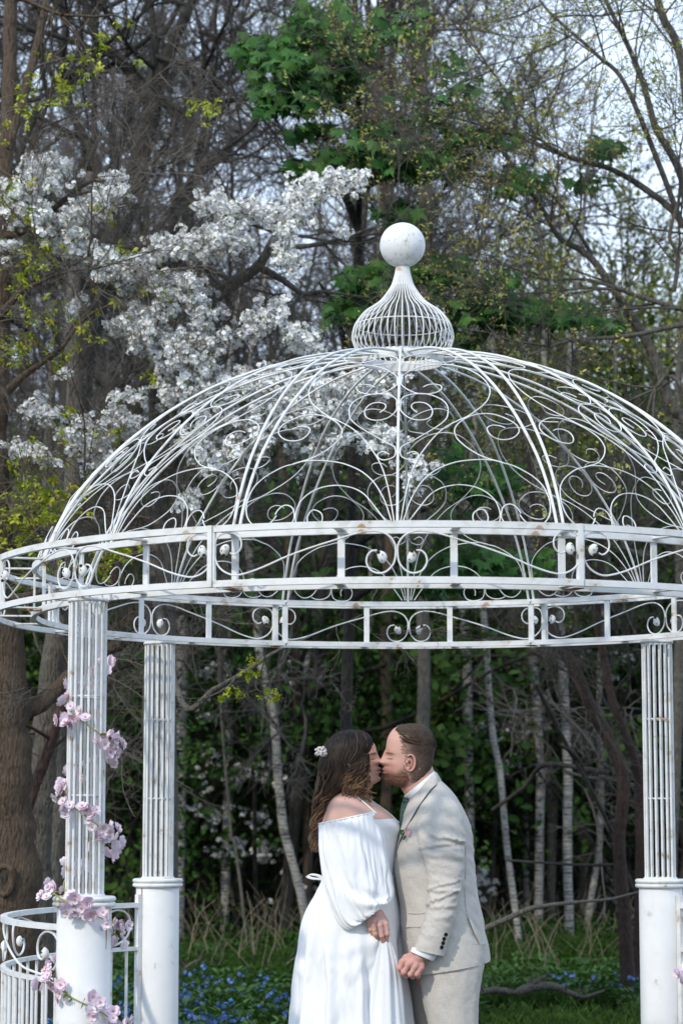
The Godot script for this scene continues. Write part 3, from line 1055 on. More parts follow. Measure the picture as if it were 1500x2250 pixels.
	for s in [
		[[150, 2180, 18, 0.17], [140, 1900, 18, 0.14], [138, 1500, 18, 0.13], [148, 1150, 18, 0.125], [165, 880, 18, 0.12], [205, 680, 18, 0.11], [262, 500, 18, 0.098], [300, 380, 18, 0.085], [335, 238, 18, 0.07], [355, 165, 18, 0.052], [385, 85, 18, 0.044], [420, 10, 18, 0.036], [450, -80, 18, 0.03]],
		[[335, 238, 18, 0.055], [300, 180, 18, 0.05], [262, 130, 18, 0.045], [216, 85, 18, 0.04], [190, 20, 18, 0.034], [180, -60, 18, 0.03]],
		[[345, 215, 18, 0.035], [342, 130, 18, 0.03], [338, 60, 18, 0.026], [325, -40, 18, 0.022]],
		[[216, 90, 18, 0.03], [190, 140, 18.1, 0.024], [150, 190, 18.2, 0.02], [80, 240, 18.3, 0.014]],
		[[350, 215, 18, 0.03], [400, 260, 17.9, 0.024], [440, 200, 17.9, 0.02], [448, 120, 17.8, 0.016], [430, 20, 17.8, 0.012]],
		[[262, 500, 18, 0.045], [200, 330, 18.2, 0.036], [150, 240, 18.2, 0.028], [100, 130, 18.3, 0.022], [60, 10, 18.4, 0.016]],
		[[225, 640, 18, 0.045], [300, 560, 18, 0.034], [370, 470, 18, 0.026], [440, 380, 18, 0.018], [520, 300, 18, 0.012]],
		[[160, 900, 18, 0.05], [90, 760, 18, 0.036], [30, 690, 18.1, 0.026]]]:
		var l := limb(fg, s, 10)
		all.append(l)
	var bgeo := Geo.new()
	for l in all:
		side_shoots(bgeo, l, 5, 0.2, 1.5, 0.022, 2, 0.35, ft)
	built("trunk", fg, m.dark, f)
	built("limbs", bgeo, m.dark, f)
	var few := []
	for k in range(0, ft.size(), 8): few.append(ft[k])
	ft = few
	sprays("twigs", kit.bare, ft, 0.4, 0.8, [Color(1, 1, 1), Color(0.9, 0.88, 0.84)], f)


func pt_at(px: float, py: float, depth: float) -> Vector3:
	return spot(px, py, depth) - base


func right_trees() -> void:
	# dark trunk that leans across from the right column
	var r := tree_root("leaning_tree", 1375, 17.0, "dark red brown trunk leaning left beside the right column")
	var g := Geo.new()
	var tips := []
	var l := limb(g, [[1382, 2230, 17, 0.06], [1376, 2120, 17, 0.0528], [1368, 1980, 17, 0.048], [1358, 1850, 17, 0.0468], [1368, 1720, 17, 0.0468], [1345, 1640, 17, 0.0462], [1305, 1570, 17, 0.045], [1270, 1490, 17, 0.0432], [1225, 1405, 17, 0.0408], [1195, 1300, 17, 0.036], [1180, 1150, 17, 0.03], [1150, 950, 17.2, 0.024], [1090, 700, 17.4, 0.018]], 14)
	var l2 := limb(g, [[1398, 2230, 17.4, 0.042], [1404, 1950, 17.4, 0.036], [1402, 1720, 17.4, 0.0348], [1375, 1620, 17.4, 0.033], [1345, 1540, 17.4, 0.0312], [1325, 1440, 17.4, 0.03], [1312, 1350, 17.4, 0.027], [1330, 1100, 17.4, 0.0228]], 12)
	built("trunk", g, m.reddish, r)
	var bg := Geo.new()
	for s in [[[1345, 1830, 16.9, 0.014], [1290, 1720, 16.7, 0.014], [1245, 1640, 16.6, 0.015], [1210, 1570, 16.5, 0.017], [1178, 1508, 16.4, 0.012]], [[1290, 1715, 16.8, 0.016], [1262, 1660, 16.6, 0.015], [1225, 1635, 16.5, 0.012]], [[1340, 1700, 17.1, 0.02], [1200, 1680, 17.6, 0.018], [1150, 1730, 17.8, 0.016], [1080, 1780, 18, 0.014]], [[1350, 1900, 17, 0.012], [1260, 1900, 17.3, 0.01], [1110, 1890, 17.8, 0.008]]]:
		var one := Geo.new()
		limb(one, s, 8)
		built("limb", one, m.dark, r)
	side_shoots(bg, l, 8, 0.4, 0.9, 0.012, 1, 0.2, tips)
	side_shoots(bg, l2, 6, 0.4, 0.9, 0.012, 1, 0.2, tips)
	built("limbs", bg, m.dark, r)
	sprays("twigs", kit.bare, tips, 0.4, 0.8, [Color(0.8, 0.75, 0.7)], r)
	# fallen pole resting across the undergrowth
	var f := tree_root("fallen_pole", 1200, 14.5, "long pale dead branch lying aslant behind the groom", "branch")
	var fg := Geo.new()
	limb(fg, [[1040, 2050, 14.5, 0.019], [1065, 2040, 14.5, 0.018], [1115, 2018, 14.5, 0.017], [1170, 1995, 14.6, 0.015], [1250, 1984, 14.8, 0.012], [1335, 1976, 15.2, 0.008], [1400, 1960, 15.4, 0.006]], 9)
	built("pole", fg, m.grey, f)
	fg = Geo.new()
	limb(fg, [[1090, 2029, 14.5, 0.007], [1098, 2016, 14.5, 0.006], [1094, 2007, 14.5, 0.005]], 6)
	built("side_stub", fg, m.grey, f)
	# big budding tree that reaches in from the right
	var b := tree_root("budding_tree", 1620, 14.0, "grey limbed tree with opening yellow buds reaching in from the right")
	var tg := Geo.new()
	var main := limb(tg, [[1640, 2300, 14.2, 0.2], [1625, 1700, 14.1, 0.17], [1600, 1250, 14.0, 0.15], [1570, 950, 14.0, 0.12]], 14)
	built("trunk", tg, m.grey, b)
	var lg := Geo.new()
	var bt := []
	var shoots := [
		[[1570, 960, 14, 0.0434], [1480, 900, 14, 0.0341], [1425, 760, 14, 0.031], [1350, 640, 14, 0.0248], [1290, 560, 14, 0.02046], [1229, 523, 14, 0.01736], [1185, 450, 14, 0.01364], [1100, 330, 14, 0.0093]],
		[[1580, 900, 14, 0.0372], [1540, 620, 14, 0.031], [1500, 490, 14, 0.02232], [1370, 385, 14, 0.0186], [1250, 345, 14, 0.01612], [1120, 290, 14, 0.0124], [965, 215, 14, 0.0062]],
		[[1545, 640, 14, 0.031], [1500, 400, 14, 0.0248], [1440, 280, 14, 0.02108], [1400, 150, 14, 0.01736], [1330, 0, 14, 0.0124], [1300, -80, 14, 0.0093]],
		[[1530, 560, 14, 0.031], [1500, 150, 14.2, 0.0279], [1452, 30, 14.2, 0.02604], [1430, -80, 14.2, 0.0217]],
		[[1500, 500, 14, 0.0186], [1380, 200, 13.8, 0.01364], [1310, 120, 13.8, 0.01116], [1200, 20, 13.8, 0.00744], [1150, -60, 13.8, 0.0062]],
		[[1590, 720, 13.6, 0.0217], [1500, 714, 13.6, 0.01612], [1380, 738, 13.5, 0.0124], [1245, 750, 13.5, 0.00868], [1160, 780, 13.4, 0.00558], [1060, 800, 13.4, 0.004]],
		[[1590, 690, 13.8, 0.0217], [1500, 680, 13.8, 0.01736], [1400, 650, 13.8, 0.01364], [1290, 615, 13.8, 0.00992], [1180, 610, 13.7, 0.00682], [1070, 560, 13.6, 0.004]],
		[[1250, 345, 14, 0.0124], [1180, 300, 13.9, 0.00868], [1090, 170, 13.9, 0.0062], [1010, 60, 13.9, 0.004]],
		[[1300, 560, 14, 0.0124], [1200, 420, 13.8, 0.00868], [1060, 400, 13.7, 0.00558], [940, 330, 13.6, 0.004]],
		[[1560, 980, 13.5, 0.0186], [1485, 835, 13.5, 0.0124], [1440, 850, 13.5, 0.00868], [1420, 905, 13.5, 0.00496]],
		[[1480, 640, 13.7, 0.0124], [1488, 560, 13.7, 0.01364], [1470, 520, 13.7, 0.01116], [1490, 440, 13.7, 0.00868]]]
	for s in shoots:
		var q := limb(lg, s, 8)
		side_shoots(lg, q, 7, 0.2, 0.8, 0.007, 1, 0.25, bt, Vector3(-0.08, 0.1, 0))
	built("limbs", lg, m.grey, b)
	var bare := []
	var bud := []
	for k in bt.size():
		if k % 3 == 0: bare.append(bt[k])
		else: bud.append(bt[k])
	sprays("twigs", kit.bare, bare, 0.25, 0.55, [Color(1.5, 1.5, 1.45)], b)
	sprays("buds", kit.bud, bud, 0.3, 0.55, [Color(1, 1, 1), Color(1.1, 0.95, 0.9)], b)


func birches() -> void:
	# slim birch and hazel stems behind the couple: [[px, py] ..., depth, radius, material, label]
	var list := [
		[[[400, 1400], [396, 1650], [392, 1960], [390, 2120]], 24.0, 0.06, m.birch, "pale birch trunk showing just right of the rear left column"],
		[[[500, 1380], [503, 1600], [498, 1850], [492, 2080]], 25.0, 0.048, m.birch, "straight white birch stem midway between rear left column and bride"],
		[[[566, 1380], [582, 1500], [600, 1570], [610, 1700], [625, 1830], [650, 1920], [668, 2010]], 23.0, 0.043, m.birch, "curved pale birch stem bending down towards the bride's bow"],
		[[[646, 1380], [652, 1500], [662, 1650], [672, 1800], [680, 2030]], 24.5, 0.052, m.brown, "brown straight stem directly left of the bride's hair"],
		[[[925, 2040], [930, 1600], [929, 1300], [930, 1000], [938, 600], [935, 350], [925, 100], [930, -80]], 22.0, 0.062, m.grey, "tall grey trunk rising straight behind the ball finial"],
		[[[845, 2040], [848, 1750], [850, 1550], [846, 1400], [860, 1150], [862, 900], [850, 500], [830, 200]], 24.0, 0.058, m.brown, "brown trunk seen between the two kissing faces"],
		[[[1032, 2060], [1030, 1800], [1028, 1600], [1024, 1420], [1015, 1250]], 25.0, 0.05, m.birch, "greyish birch trunk just right of the groom's head"],
		[[[1136, 2040], [1112, 1850], [1098, 1700], [1080, 1600], [1068, 1420], [1060, 1250]], 23.0, 0.032, m.birch, "thin bent birch stem sloping behind the groom's back"],
		[[[1155, 2040], [1154, 1800], [1146, 1600], [1150, 1400]], 27.0, 0.034, m.birch, "narrow grey birch stem left of the two whitest stems"],
		[[[1180, 2060], [1184, 1900], [1186, 1700], [1178, 1550], [1168, 1400], [1165, 1200]], 25.0, 0.047, m.birch, "white birch stem, left one of the two brightest on the right"],
		[[[1252, 2080], [1246, 1900], [1246, 1700], [1238, 1500], [1230, 1350], [1226, 1150]], 24.0, 0.047, m.birch, "white birch stem with black marks, right one of the brightest pair"],
		[[[1285, 2060], [1300, 1960], [1316, 1850], [1320, 1700], [1315, 1500]], 25.0, 0.034, m.birch, "pale stem leaning right just left of the dark leaning trunk"],
		[[[770, 1620], [785, 1520], [800, 1470], [815, 1380]], 26.0, 0.035, m.birch, "short pale stem leaning right above the bride's head"],
		[[[870, 1380], [885, 1500], [900, 1600], [905, 1700]], 27.0, 0.03, m.birch, "thin pale stem behind the groom's forehead"],
		[[[455, 2080], [450, 1800], [460, 1550], [450, 1350]], 29.0, 0.035, m.grey, "thin grey stem left of the straight white birch"],
		[[[545, 2100], [530, 1960], [515, 1850], [505, 1800]], 22.0, 0.014, m.grey, "thin dead sapling leaning beside the straight white birch"],
		[[[1470, 2060], [1478, 1800], [1490, 1500], [1495, 1300]], 21.0, 0.05, m.grey, "grey trunk seen right of the right hand column"]]
	for s in list:
		var q: Array = s[0]
		var r := tree_root("slim_tree", q[0][0], s[1], s[4])
		var g := Geo.new()
		var rows := []
		for p in q:
			rows.append([p[0], p[1], s[1], s[2]])
		if q[q.size() - 1][1] > q[0][1]: rows.reverse()
		var low: Array = rows[0]
		rows.push_front([low[0] + (low[0] - rows[1][0]) * 0.2, 1781 + 1.5 * 5300.0 / s[1], s[1], s[2] * 1.25])
		var high: Array = rows[rows.size() - 1]
		if high[1] > 0:
			rows.append([high[0] + rnd(-40, 40), high[1] - 450, s[1], s[2] * 0.6])
			rows.append([high[0] + rnd(-90, 90), high[1] - 950, s[1], s[2] * 0.25])
		var l := limb(g, rows, 10, 0.01)
		built("trunk", g, s[3], r)
		var bg := Geo.new()
		var tips := []
		side_shoots(bg, l, 4, 0.6, 1.2, 0.012, 1, 0.5, tips)
		built("limbs", bg, m.dark, r)
		sprays("twigs", kit.dusk, tips, 0.4, 0.8, [Color(1, 1, 1), Color(1.1, 1.1, 1.05)], r)


func cherry() -> void:
	var t := tree_root("cherry_tree", 340, 12.9, "wild cherry tree covered in white blossom behind the dome", "tree")
	var g := Geo.new()
	var tips := []
	limb(g, [[340, 2330, 12.90, 0.12], [350, 1900, 12.90, 0.1], [352, 1500, 12.90, 0.09], [356, 1150, 12.90, 0.08], [385, 860, 12.90, 0.065], [453, 675, 12.90, 0.045], [520, 620, 12.90, 0.036], [567, 585, 12.90, 0.03], [600, 530, 12.90, 0.024], [650, 450, 12.90, 0.016], [740, 395, 12.90, 0.01], [815, 388, 12.90, 0.005]], 12)
	built("trunk", g, m.grey, t)
	var lg := Geo.new()
	for s in [
		[[385, 880, 12.90, 0.05], [320, 760, 12.90, 0.04], [240, 640, 12.80, 0.03], [150, 520, 12.70, 0.02], [30, 430, 12.70, 0.012]],
		[[365, 1050, 12.90, 0.045], [270, 960, 12.70, 0.03], [160, 930, 12.50, 0.02], [40, 895, 12.50, 0.012]],
		[[380, 900, 12.90, 0.045], [480, 880, 13.10, 0.036], [620, 880, 13.30, 0.026], [760, 860, 13.30, 0.018], [860, 830, 13.30, 0.01]],
		[[567, 585, 12.90, 0.022], [620, 615, 12.90, 0.018], [668, 647, 12.90, 0.013], [700, 640, 12.90, 0.01], [815, 655, 12.90, 0.005]],
		[[668, 645, 12.90, 0.012], [640, 690, 12.90, 0.01], [690, 775, 12.90, 0.006]],
		[[590, 545, 12.90, 0.018], [680, 540, 12.90, 0.013], [760, 520, 12.90, 0.009], [850, 490, 12.90, 0.004]],
		[[400, 800, 12.90, 0.03], [430, 720, 12.70, 0.024], [430, 640, 12.70, 0.016], [330, 570, 12.70, 0.01], [240, 430, 12.70, 0.006], [330, 270, 12.70, 0.002]],
		[[340, 1300, 12.90, 0.026], [400, 1545, 11.70, 0.016], [470, 1515, 11.50, 0.013], [540, 1475, 11.40, 0.011], [600, 1435, 11.40, 0.009], [680, 1400, 11.40, 0.006]],
		[[370, 1000, 12.90, 0.03], [520, 950, 13.20, 0.02], [700, 960, 13.40, 0.013], [830, 970, 13.50, 0.01], [940, 1040, 13.50, 0.006]]]:
		var l := limb(lg, s, 8)
		side_shoots(lg, l, 3, 0.3, 0.5, 0.005, 1, 0.3, tips)
	built("limbs", lg, m.grey, t)
	sprays("twigs", kit.bare, tips, 0.25, 0.5, [Color(1.1, 1.0, 0.95)], t)
	# the white masses: [[px, py] ... , spread]
	var masses := [
		[[[20, 420], [80, 395], [140, 372]], 24], [[[10, 470], [60, 465], [120, 488]], 24], [[[140, 495], [170, 470], [220, 460], [240, 420], [265, 398]], 24],
		[[[120, 530], [180, 560], [250, 592], [300, 602]], 26], [[[300, 592], [340, 560], [380, 540], [430, 540], [480, 528], [540, 532]], 24],
		[[[450, 452], [500, 462], [560, 470], [610, 492], [645, 505]], 20], [[[640, 505], [652, 450], [682, 420], [722, 400], [770, 392]], 21], [[[785, 390], [805, 386]], 10],
		[[[600, 545], [640, 562], [655, 592]], 16], [[[318, 612], [362, 640], [372, 668]], 22], [[[400, 610], [430, 640], [440, 700], [442, 760], [412, 800]], 24],
		[[[280, 712], [330, 742], [380, 768], [420, 790], [385, 832], [402, 870], [470, 850]], 34], [[[440, 782], [480, 760], [502, 750]], 20], [[[530, 732], [562, 702], [600, 690], [640, 722], [682, 772]], 21],
		[[[240, 722], [290, 700]], 10], [[[480, 862], [540, 850], [600, 862], [700, 884], [762, 852], [860, 832]], 30], [[[520, 932], [562, 960], [620, 942], [690, 962]], 26], [[[440, 1010], [490, 1042]], 22], [[[450, 940], [520, 900], [600, 905], [680, 920], [760, 900]], 34], [[[400, 965], [470, 985], [560, 1000]], 24], [[[690, 1010], [760, 960]], 22], [[[470, 870], [560, 860], [660, 870], [780, 850]], 26],
		[[[800, 982], [842, 960], [880, 975]], 20], [[[930, 1030], [905, 1062]], 20], [[[60, 902], [110, 912], [160, 942], [200, 952], [262, 922], [300, 930]], 20], [[[15, 1005], [70, 992], [112, 1012]], 16], [[[175, 1002], [222, 982], [200, 1030]], 18],
		[[[250, 872], [300, 882]], 12], [[[130, 832], [152, 820]], 8], [[[430, 1092], [400, 1112]], 16], [[[755, 520], [765, 514]], 7], [[[490, 690], [500, 685]], 8], [[[60, 360], [110, 350]], 14], [[[0, 560], [40, 540]], 14], [[[150, 690], [175, 660]], 8],
		[[[700, 770], [690, 780]], 6]]
	var all := []
	for q in masses:
		var line_: Array = q[0]
		var w: float = q[1]
		for k in line_.size() - 1:
			var a := Vector2(line_[k][0], line_[k][1])
			var b := Vector2(line_[k + 1][0], line_[k + 1][1])
			var n := int((a.distance_to(b) + w * 0.6) * w / 38.0) + 3
			for j in n:
				var c := a.lerp(b, rng.randf()) + Vector2(rng.randfn(), rng.randfn()) * w * 0.7
				all.append([pt_at(c.x, c.y, 12.55 + rng.randfn() * 0.15), Vector3(rnd(-0.6, 0.6), 1, rnd(-0.2, 0.8))])
	var near := all.slice(0, 0)
	var rest := []
	for k in all.size():
		if k % 6 == 0 and near.size() < 280: near.append(all[k])
		else: rest.append(all[k])
	for k in near.size():
		var o := part("blossom_cluster", kit.pom[k % 5], t)
		o.transform = aim(near[k][1] + any_dir() * 0.5, rnd(0.7, 1.1), near[k][0])
	sprays("blossom", kit.pom, rest, 0.5, 1.1, [Color(1, 1, 1), Color(0.94, 0.94, 0.96)], t, 0.6)
	# a second one, smaller, deep in the wood
	var s := tree_root("blackthorn", 620, 25.0, "dim white flowering shrub deep in the shade left of the bride", "shrub")
	flowering(s, 25.0, [[[440, 1480], [520, 1490], [600, 1470], [690, 1450]], [[650, 1500], [720, 1495]], [[440, 1670], [500, 1690], [560, 1710], [640, 1700]], [[420, 1800], [480, 1790]], [[540, 1790], [580, 1800]], [[480, 1870], [560, 1870], [610, 1875]], [[630, 1960], [680, 1940]], [[440, 1560], [470, 1570]], [[425, 1720], [450, 1730]]], 24)
	var s2 := tree_root("flowering_tree", 1260, 26.0, "dim white flowering tree behind the birches on the right", "tree")
	flowering(s2, 26.0, [[[1100, 1440], [1180, 1470]], [[1280, 1430], [1330, 1450], [1380, 1460]], [[1320, 1470], [1330, 1510]], [[1030, 1600], [1120, 1610], [1190, 1610]], [[1110, 1690], [1130, 1660]], [[1050, 1900], [1060, 1960]], [[1130, 1380], [1250, 1370]], [[1250, 1320], [1330, 1320]], [[1200, 1060], [1130, 1120], [1240, 1130]], [[1180, 1010], [1240, 1040]]], 20)
	base = Vector3.ZERO


func flowering(t: Node3D, depth: float, list: Array, w: float) -> void:
	var g := Geo.new()
	var places := []
	for q in list:
		for k in q.size() - 1:
			var a := Vector2(q[k][0], q[k][1])
			var b := Vector2(q[k + 1][0], q[k + 1][1])
			for j in int(a.distance_to(b) * 0.38) + 6:
				var c := a.lerp(b, rng.randf()) + Vector2(rng.randfn(), rng.randfn()) * w * 0.6
				places.append([pt_at(c.x, c.y, depth + rng.randfn() * 0.3), Vector3.UP])
			g.tube(smooth(PackedVector3Array([pt_at(a.x - 60, a.y + 90, depth), pt_at(a.x, a.y + 4, depth), pt_at(b.x, b.y, depth)]), 4), 0.014, 0.004, 5)
	g.tube(smooth(PackedVector3Array([Vector3(0, 0, 0), Vector3(0.1, 1.0, 0), Vector3(-0.1, 2.0, 0.1), Vector3(0.2, 3.4, 0)]), 4), 0.05, 0.02, 7)
	built("stems", g, m.dark, t)
	sprays("blossom", kit.pom, places, 0.7, 1.3, [Color(1, 1, 1)], t, 0.6)


func maple() -> void:
	var t := tree_root("maple_tree", 760, 14.5, "young maple with large fresh green leaves behind the finial", "tree")
	var g := Geo.new()
	limb(g, [[752, 2200, 14.5, 0.042], [758, 1800, 14.5, 0.038], [765, 1400, 14.5, 0.034], [775, 1000, 14.5, 0.029], [785, 600, 14.5, 0.023], [790, 300, 14.5, 0.019], [780, 0, 14.5, 0.015], [770, -120, 14.5, 0.013]], 12)
	built("trunk", g, m.dark, t)
	var lg := Geo.new()
	var tips := []
	for s in [
		[[788, 420, 14.5, 0.03], [860, 380, 14.4, 0.022], [950, 360, 14.3, 0.015], [1100, 400, 14.2, 0.008]], [[786, 500, 14.5, 0.03], [740, 400, 14.4, 0.022], [680, 360, 14.3, 0.015], [640, 350, 14.3, 0.008]],
		[[788, 260, 14.5, 0.03], [700, 200, 14.4, 0.022], [620, 170, 14.3, 0.015], [530, 90, 14.3, 0.008]], [[785, 160, 14.5, 0.025], [690, 120, 14.4, 0.02], [560, 230, 14.3, 0.01]], [[784, 120, 14.5, 0.03], [860, 60, 14.4, 0.02], [960, 30, 14.3, 0.01]],
		[[780, 760, 14.5, 0.03], [840, 640, 14.4, 0.022], [960, 600, 14.3, 0.015], [1090, 620, 14.2, 0.008]], [[780, 800, 14.5, 0.03], [900, 740, 14.4, 0.022], [1100, 700, 14.3, 0.015], [1330, 710, 14.2, 0.008]], [[778, 860, 14.5, 0.025], [740, 690, 14.4, 0.015], [700, 620, 14.3, 0.008]],
		[[770, 1200, 14.5, 0.03], [900, 1130, 14.4, 0.022], [1050, 1080, 14.3, 0.015], [1130, 1060, 14.2, 0.008]], [[770, 1320, 14.5, 0.03], [900, 1240, 14.3, 0.02], [1060, 1220, 14.2, 0.012], [1200, 1230, 14.2, 0.008]]]:
		var l := limb(lg, s, 8)
		side_shoots(lg, l, 3, 0.3, 0.6, 0.006, 0, 0.2, tips)
	built("limbs", lg, m.dark, t)
	var zones := [[640, 130, 70, 46, 90], [560, 110, 36, 30, 26], [620, 210, 55, 30, 60], [700, 60, 60, 50, 60], [700, 190, 60, 34, 50], [760, 130, 50, 60, 40], [860, 60, 60, 50, 20], [680, 370, 50, 14, 26], [740, 350, 40, 24, 26], [830, 330, 50, 40, 60], [900, 350, 50, 36, 56], [850, 290, 46, 24, 30], [980, 350, 50, 34, 34], [1010, 300, 30, 20, 8], [1070, 300, 60, 30, 12], [1140, 390, 60, 26, 20], [1330, 320, 36, 14, 14], [1290, 400, 40, 14, 6], [800, 620, 50, 26, 50], [850, 600, 40, 24, 40], [960, 590, 50, 26, 46], [760, 680, 40, 24, 24], [1030, 640, 60, 24, 26], [1080, 620, 50, 26, 26], [1090, 690, 90, 22, 50], [1180, 680, 60, 20, 30], [1260, 690, 50, 20, 26], [1340, 710, 30, 12, 14], [1000, 750, 50, 18, 24], [900, 270, 80, 60, 16], [1000, 200, 100, 80, 18], [1020, 1060, 60, 30, 30], [1080, 1050, 50, 30, 26], [1000, 1230, 70, 36, 50], [1080, 1260, 70, 40, 50], [930, 1270, 50, 30, 26], [1150, 1240, 50, 30, 24], [1000, 1000, 40, 30, 12], [990, 1140, 40, 30, 16], [690, 290, 50, 20, 12], [880, 470, 50, 26, 20]]
	var all := []
	for z in zones:
		for k in int(z[4] * 2.8):
			var p := pt_at(z[0] + clampf(rng.randfn(), -1.8, 1.8) * z[2] * 0.62, z[1] + clampf(rng.randfn(), -1.8, 1.8) * z[3] * 0.62, 14.1 + rng.randfn() * 0.25)
			all.append(p)
	var places := []
	var pick := all.size() / 290.0
	var nxt := 0.0
	for k in all.size():
		var b := Basis(Vector3.UP, rnd(-1.0, 1.0)) * Basis(Vector3.RIGHT, rnd(-1.45, 0.1)) * Basis(Vector3(0, 0, 1), PI + rnd(-0.9, 0.9))
		var x := Transform3D(b.scaled(Vector3.ONE * rnd(0.5, 1.25)), all[k])
		if k >= nxt:
			nxt += pick
			var o := part("leaf", maple_mesh(k), t)
			o.transform = x
		else:
			places.append(x)
	for v in 6:
		var sub := []
		var cols := []
		for k in range(v, places.size(), 6):
			sub.append(places[k])
			cols.append(Color(0.036, 0.125, 0.02).lerp(Color(0.09, 0.16, 0.025), 0.5 * rng.randf() * rng.randf()) * rnd(0.6, 1.35))
		scatter("leaves", kit.maple[v], sub, cols, t)
	sprays("twigs", kit.bare, tips, 0.3, 0.6, [Color(0.7, 0.7, 0.6)], t)


var maple_cache := []


func maple_mesh(k: int) -> Mesh:
	if maple_cache.is_empty():
		for v in 6:
			var g := maple_leaf(640 + v, 0.082)
			for j in g.c.size():
				g.c[j] = g.c[j] * Color(0.038, 0.13, 0.02) * [0.75, 1.0, 1.25, 0.9, 1.1, 0.65][v]
			maple_cache.append(g.mesh(m.maple))
	return maple_cache[k % 6]


func far_tree(called: String, seed_: int, tall: float, mat: Material, spray: Array, lo: float, hi: float, tints: Array, bushy: int) -> Node3D:
	rng.seed = seed_
	var t := Node3D.new()
	t.name = called
	var g := Geo.new()
	var tips := []
	var p := Vector3.ZERO
	var pts := PackedVector3Array()
	var lean := Vector3(rnd(-0.12, 0.12), 1, rnd(-0.1, 0.1))
	for k in 12:
		pts.append(p)
		p += (lean + any_dir() * 0.09).normalized() * tall / 11.0
	var r := tall * 0.0045 + 0.015
	g.tube(pts, r, r * 0.2, 7)
	built("trunk", g, mat, t)
	var lg := Geo.new()
	for k in bushy:
		var f := rnd(1.6, 10.5)
		var a := pts[int(f)].lerp(pts[int(f) + 1], f - int(f))
		var d := Vector3(rng.randfn(), rnd(0.2, 1.6), rng.randfn()).normalized()
		grow(lg, a, d, tall * rnd(0.12, 0.26) * (1.25 - f / 14.0), r * 0.42, 1, 0.4, tips)
	built("limbs", lg, mat, t)
	sprays("twigs", spray, tips, lo, hi, tints, t)
	return t


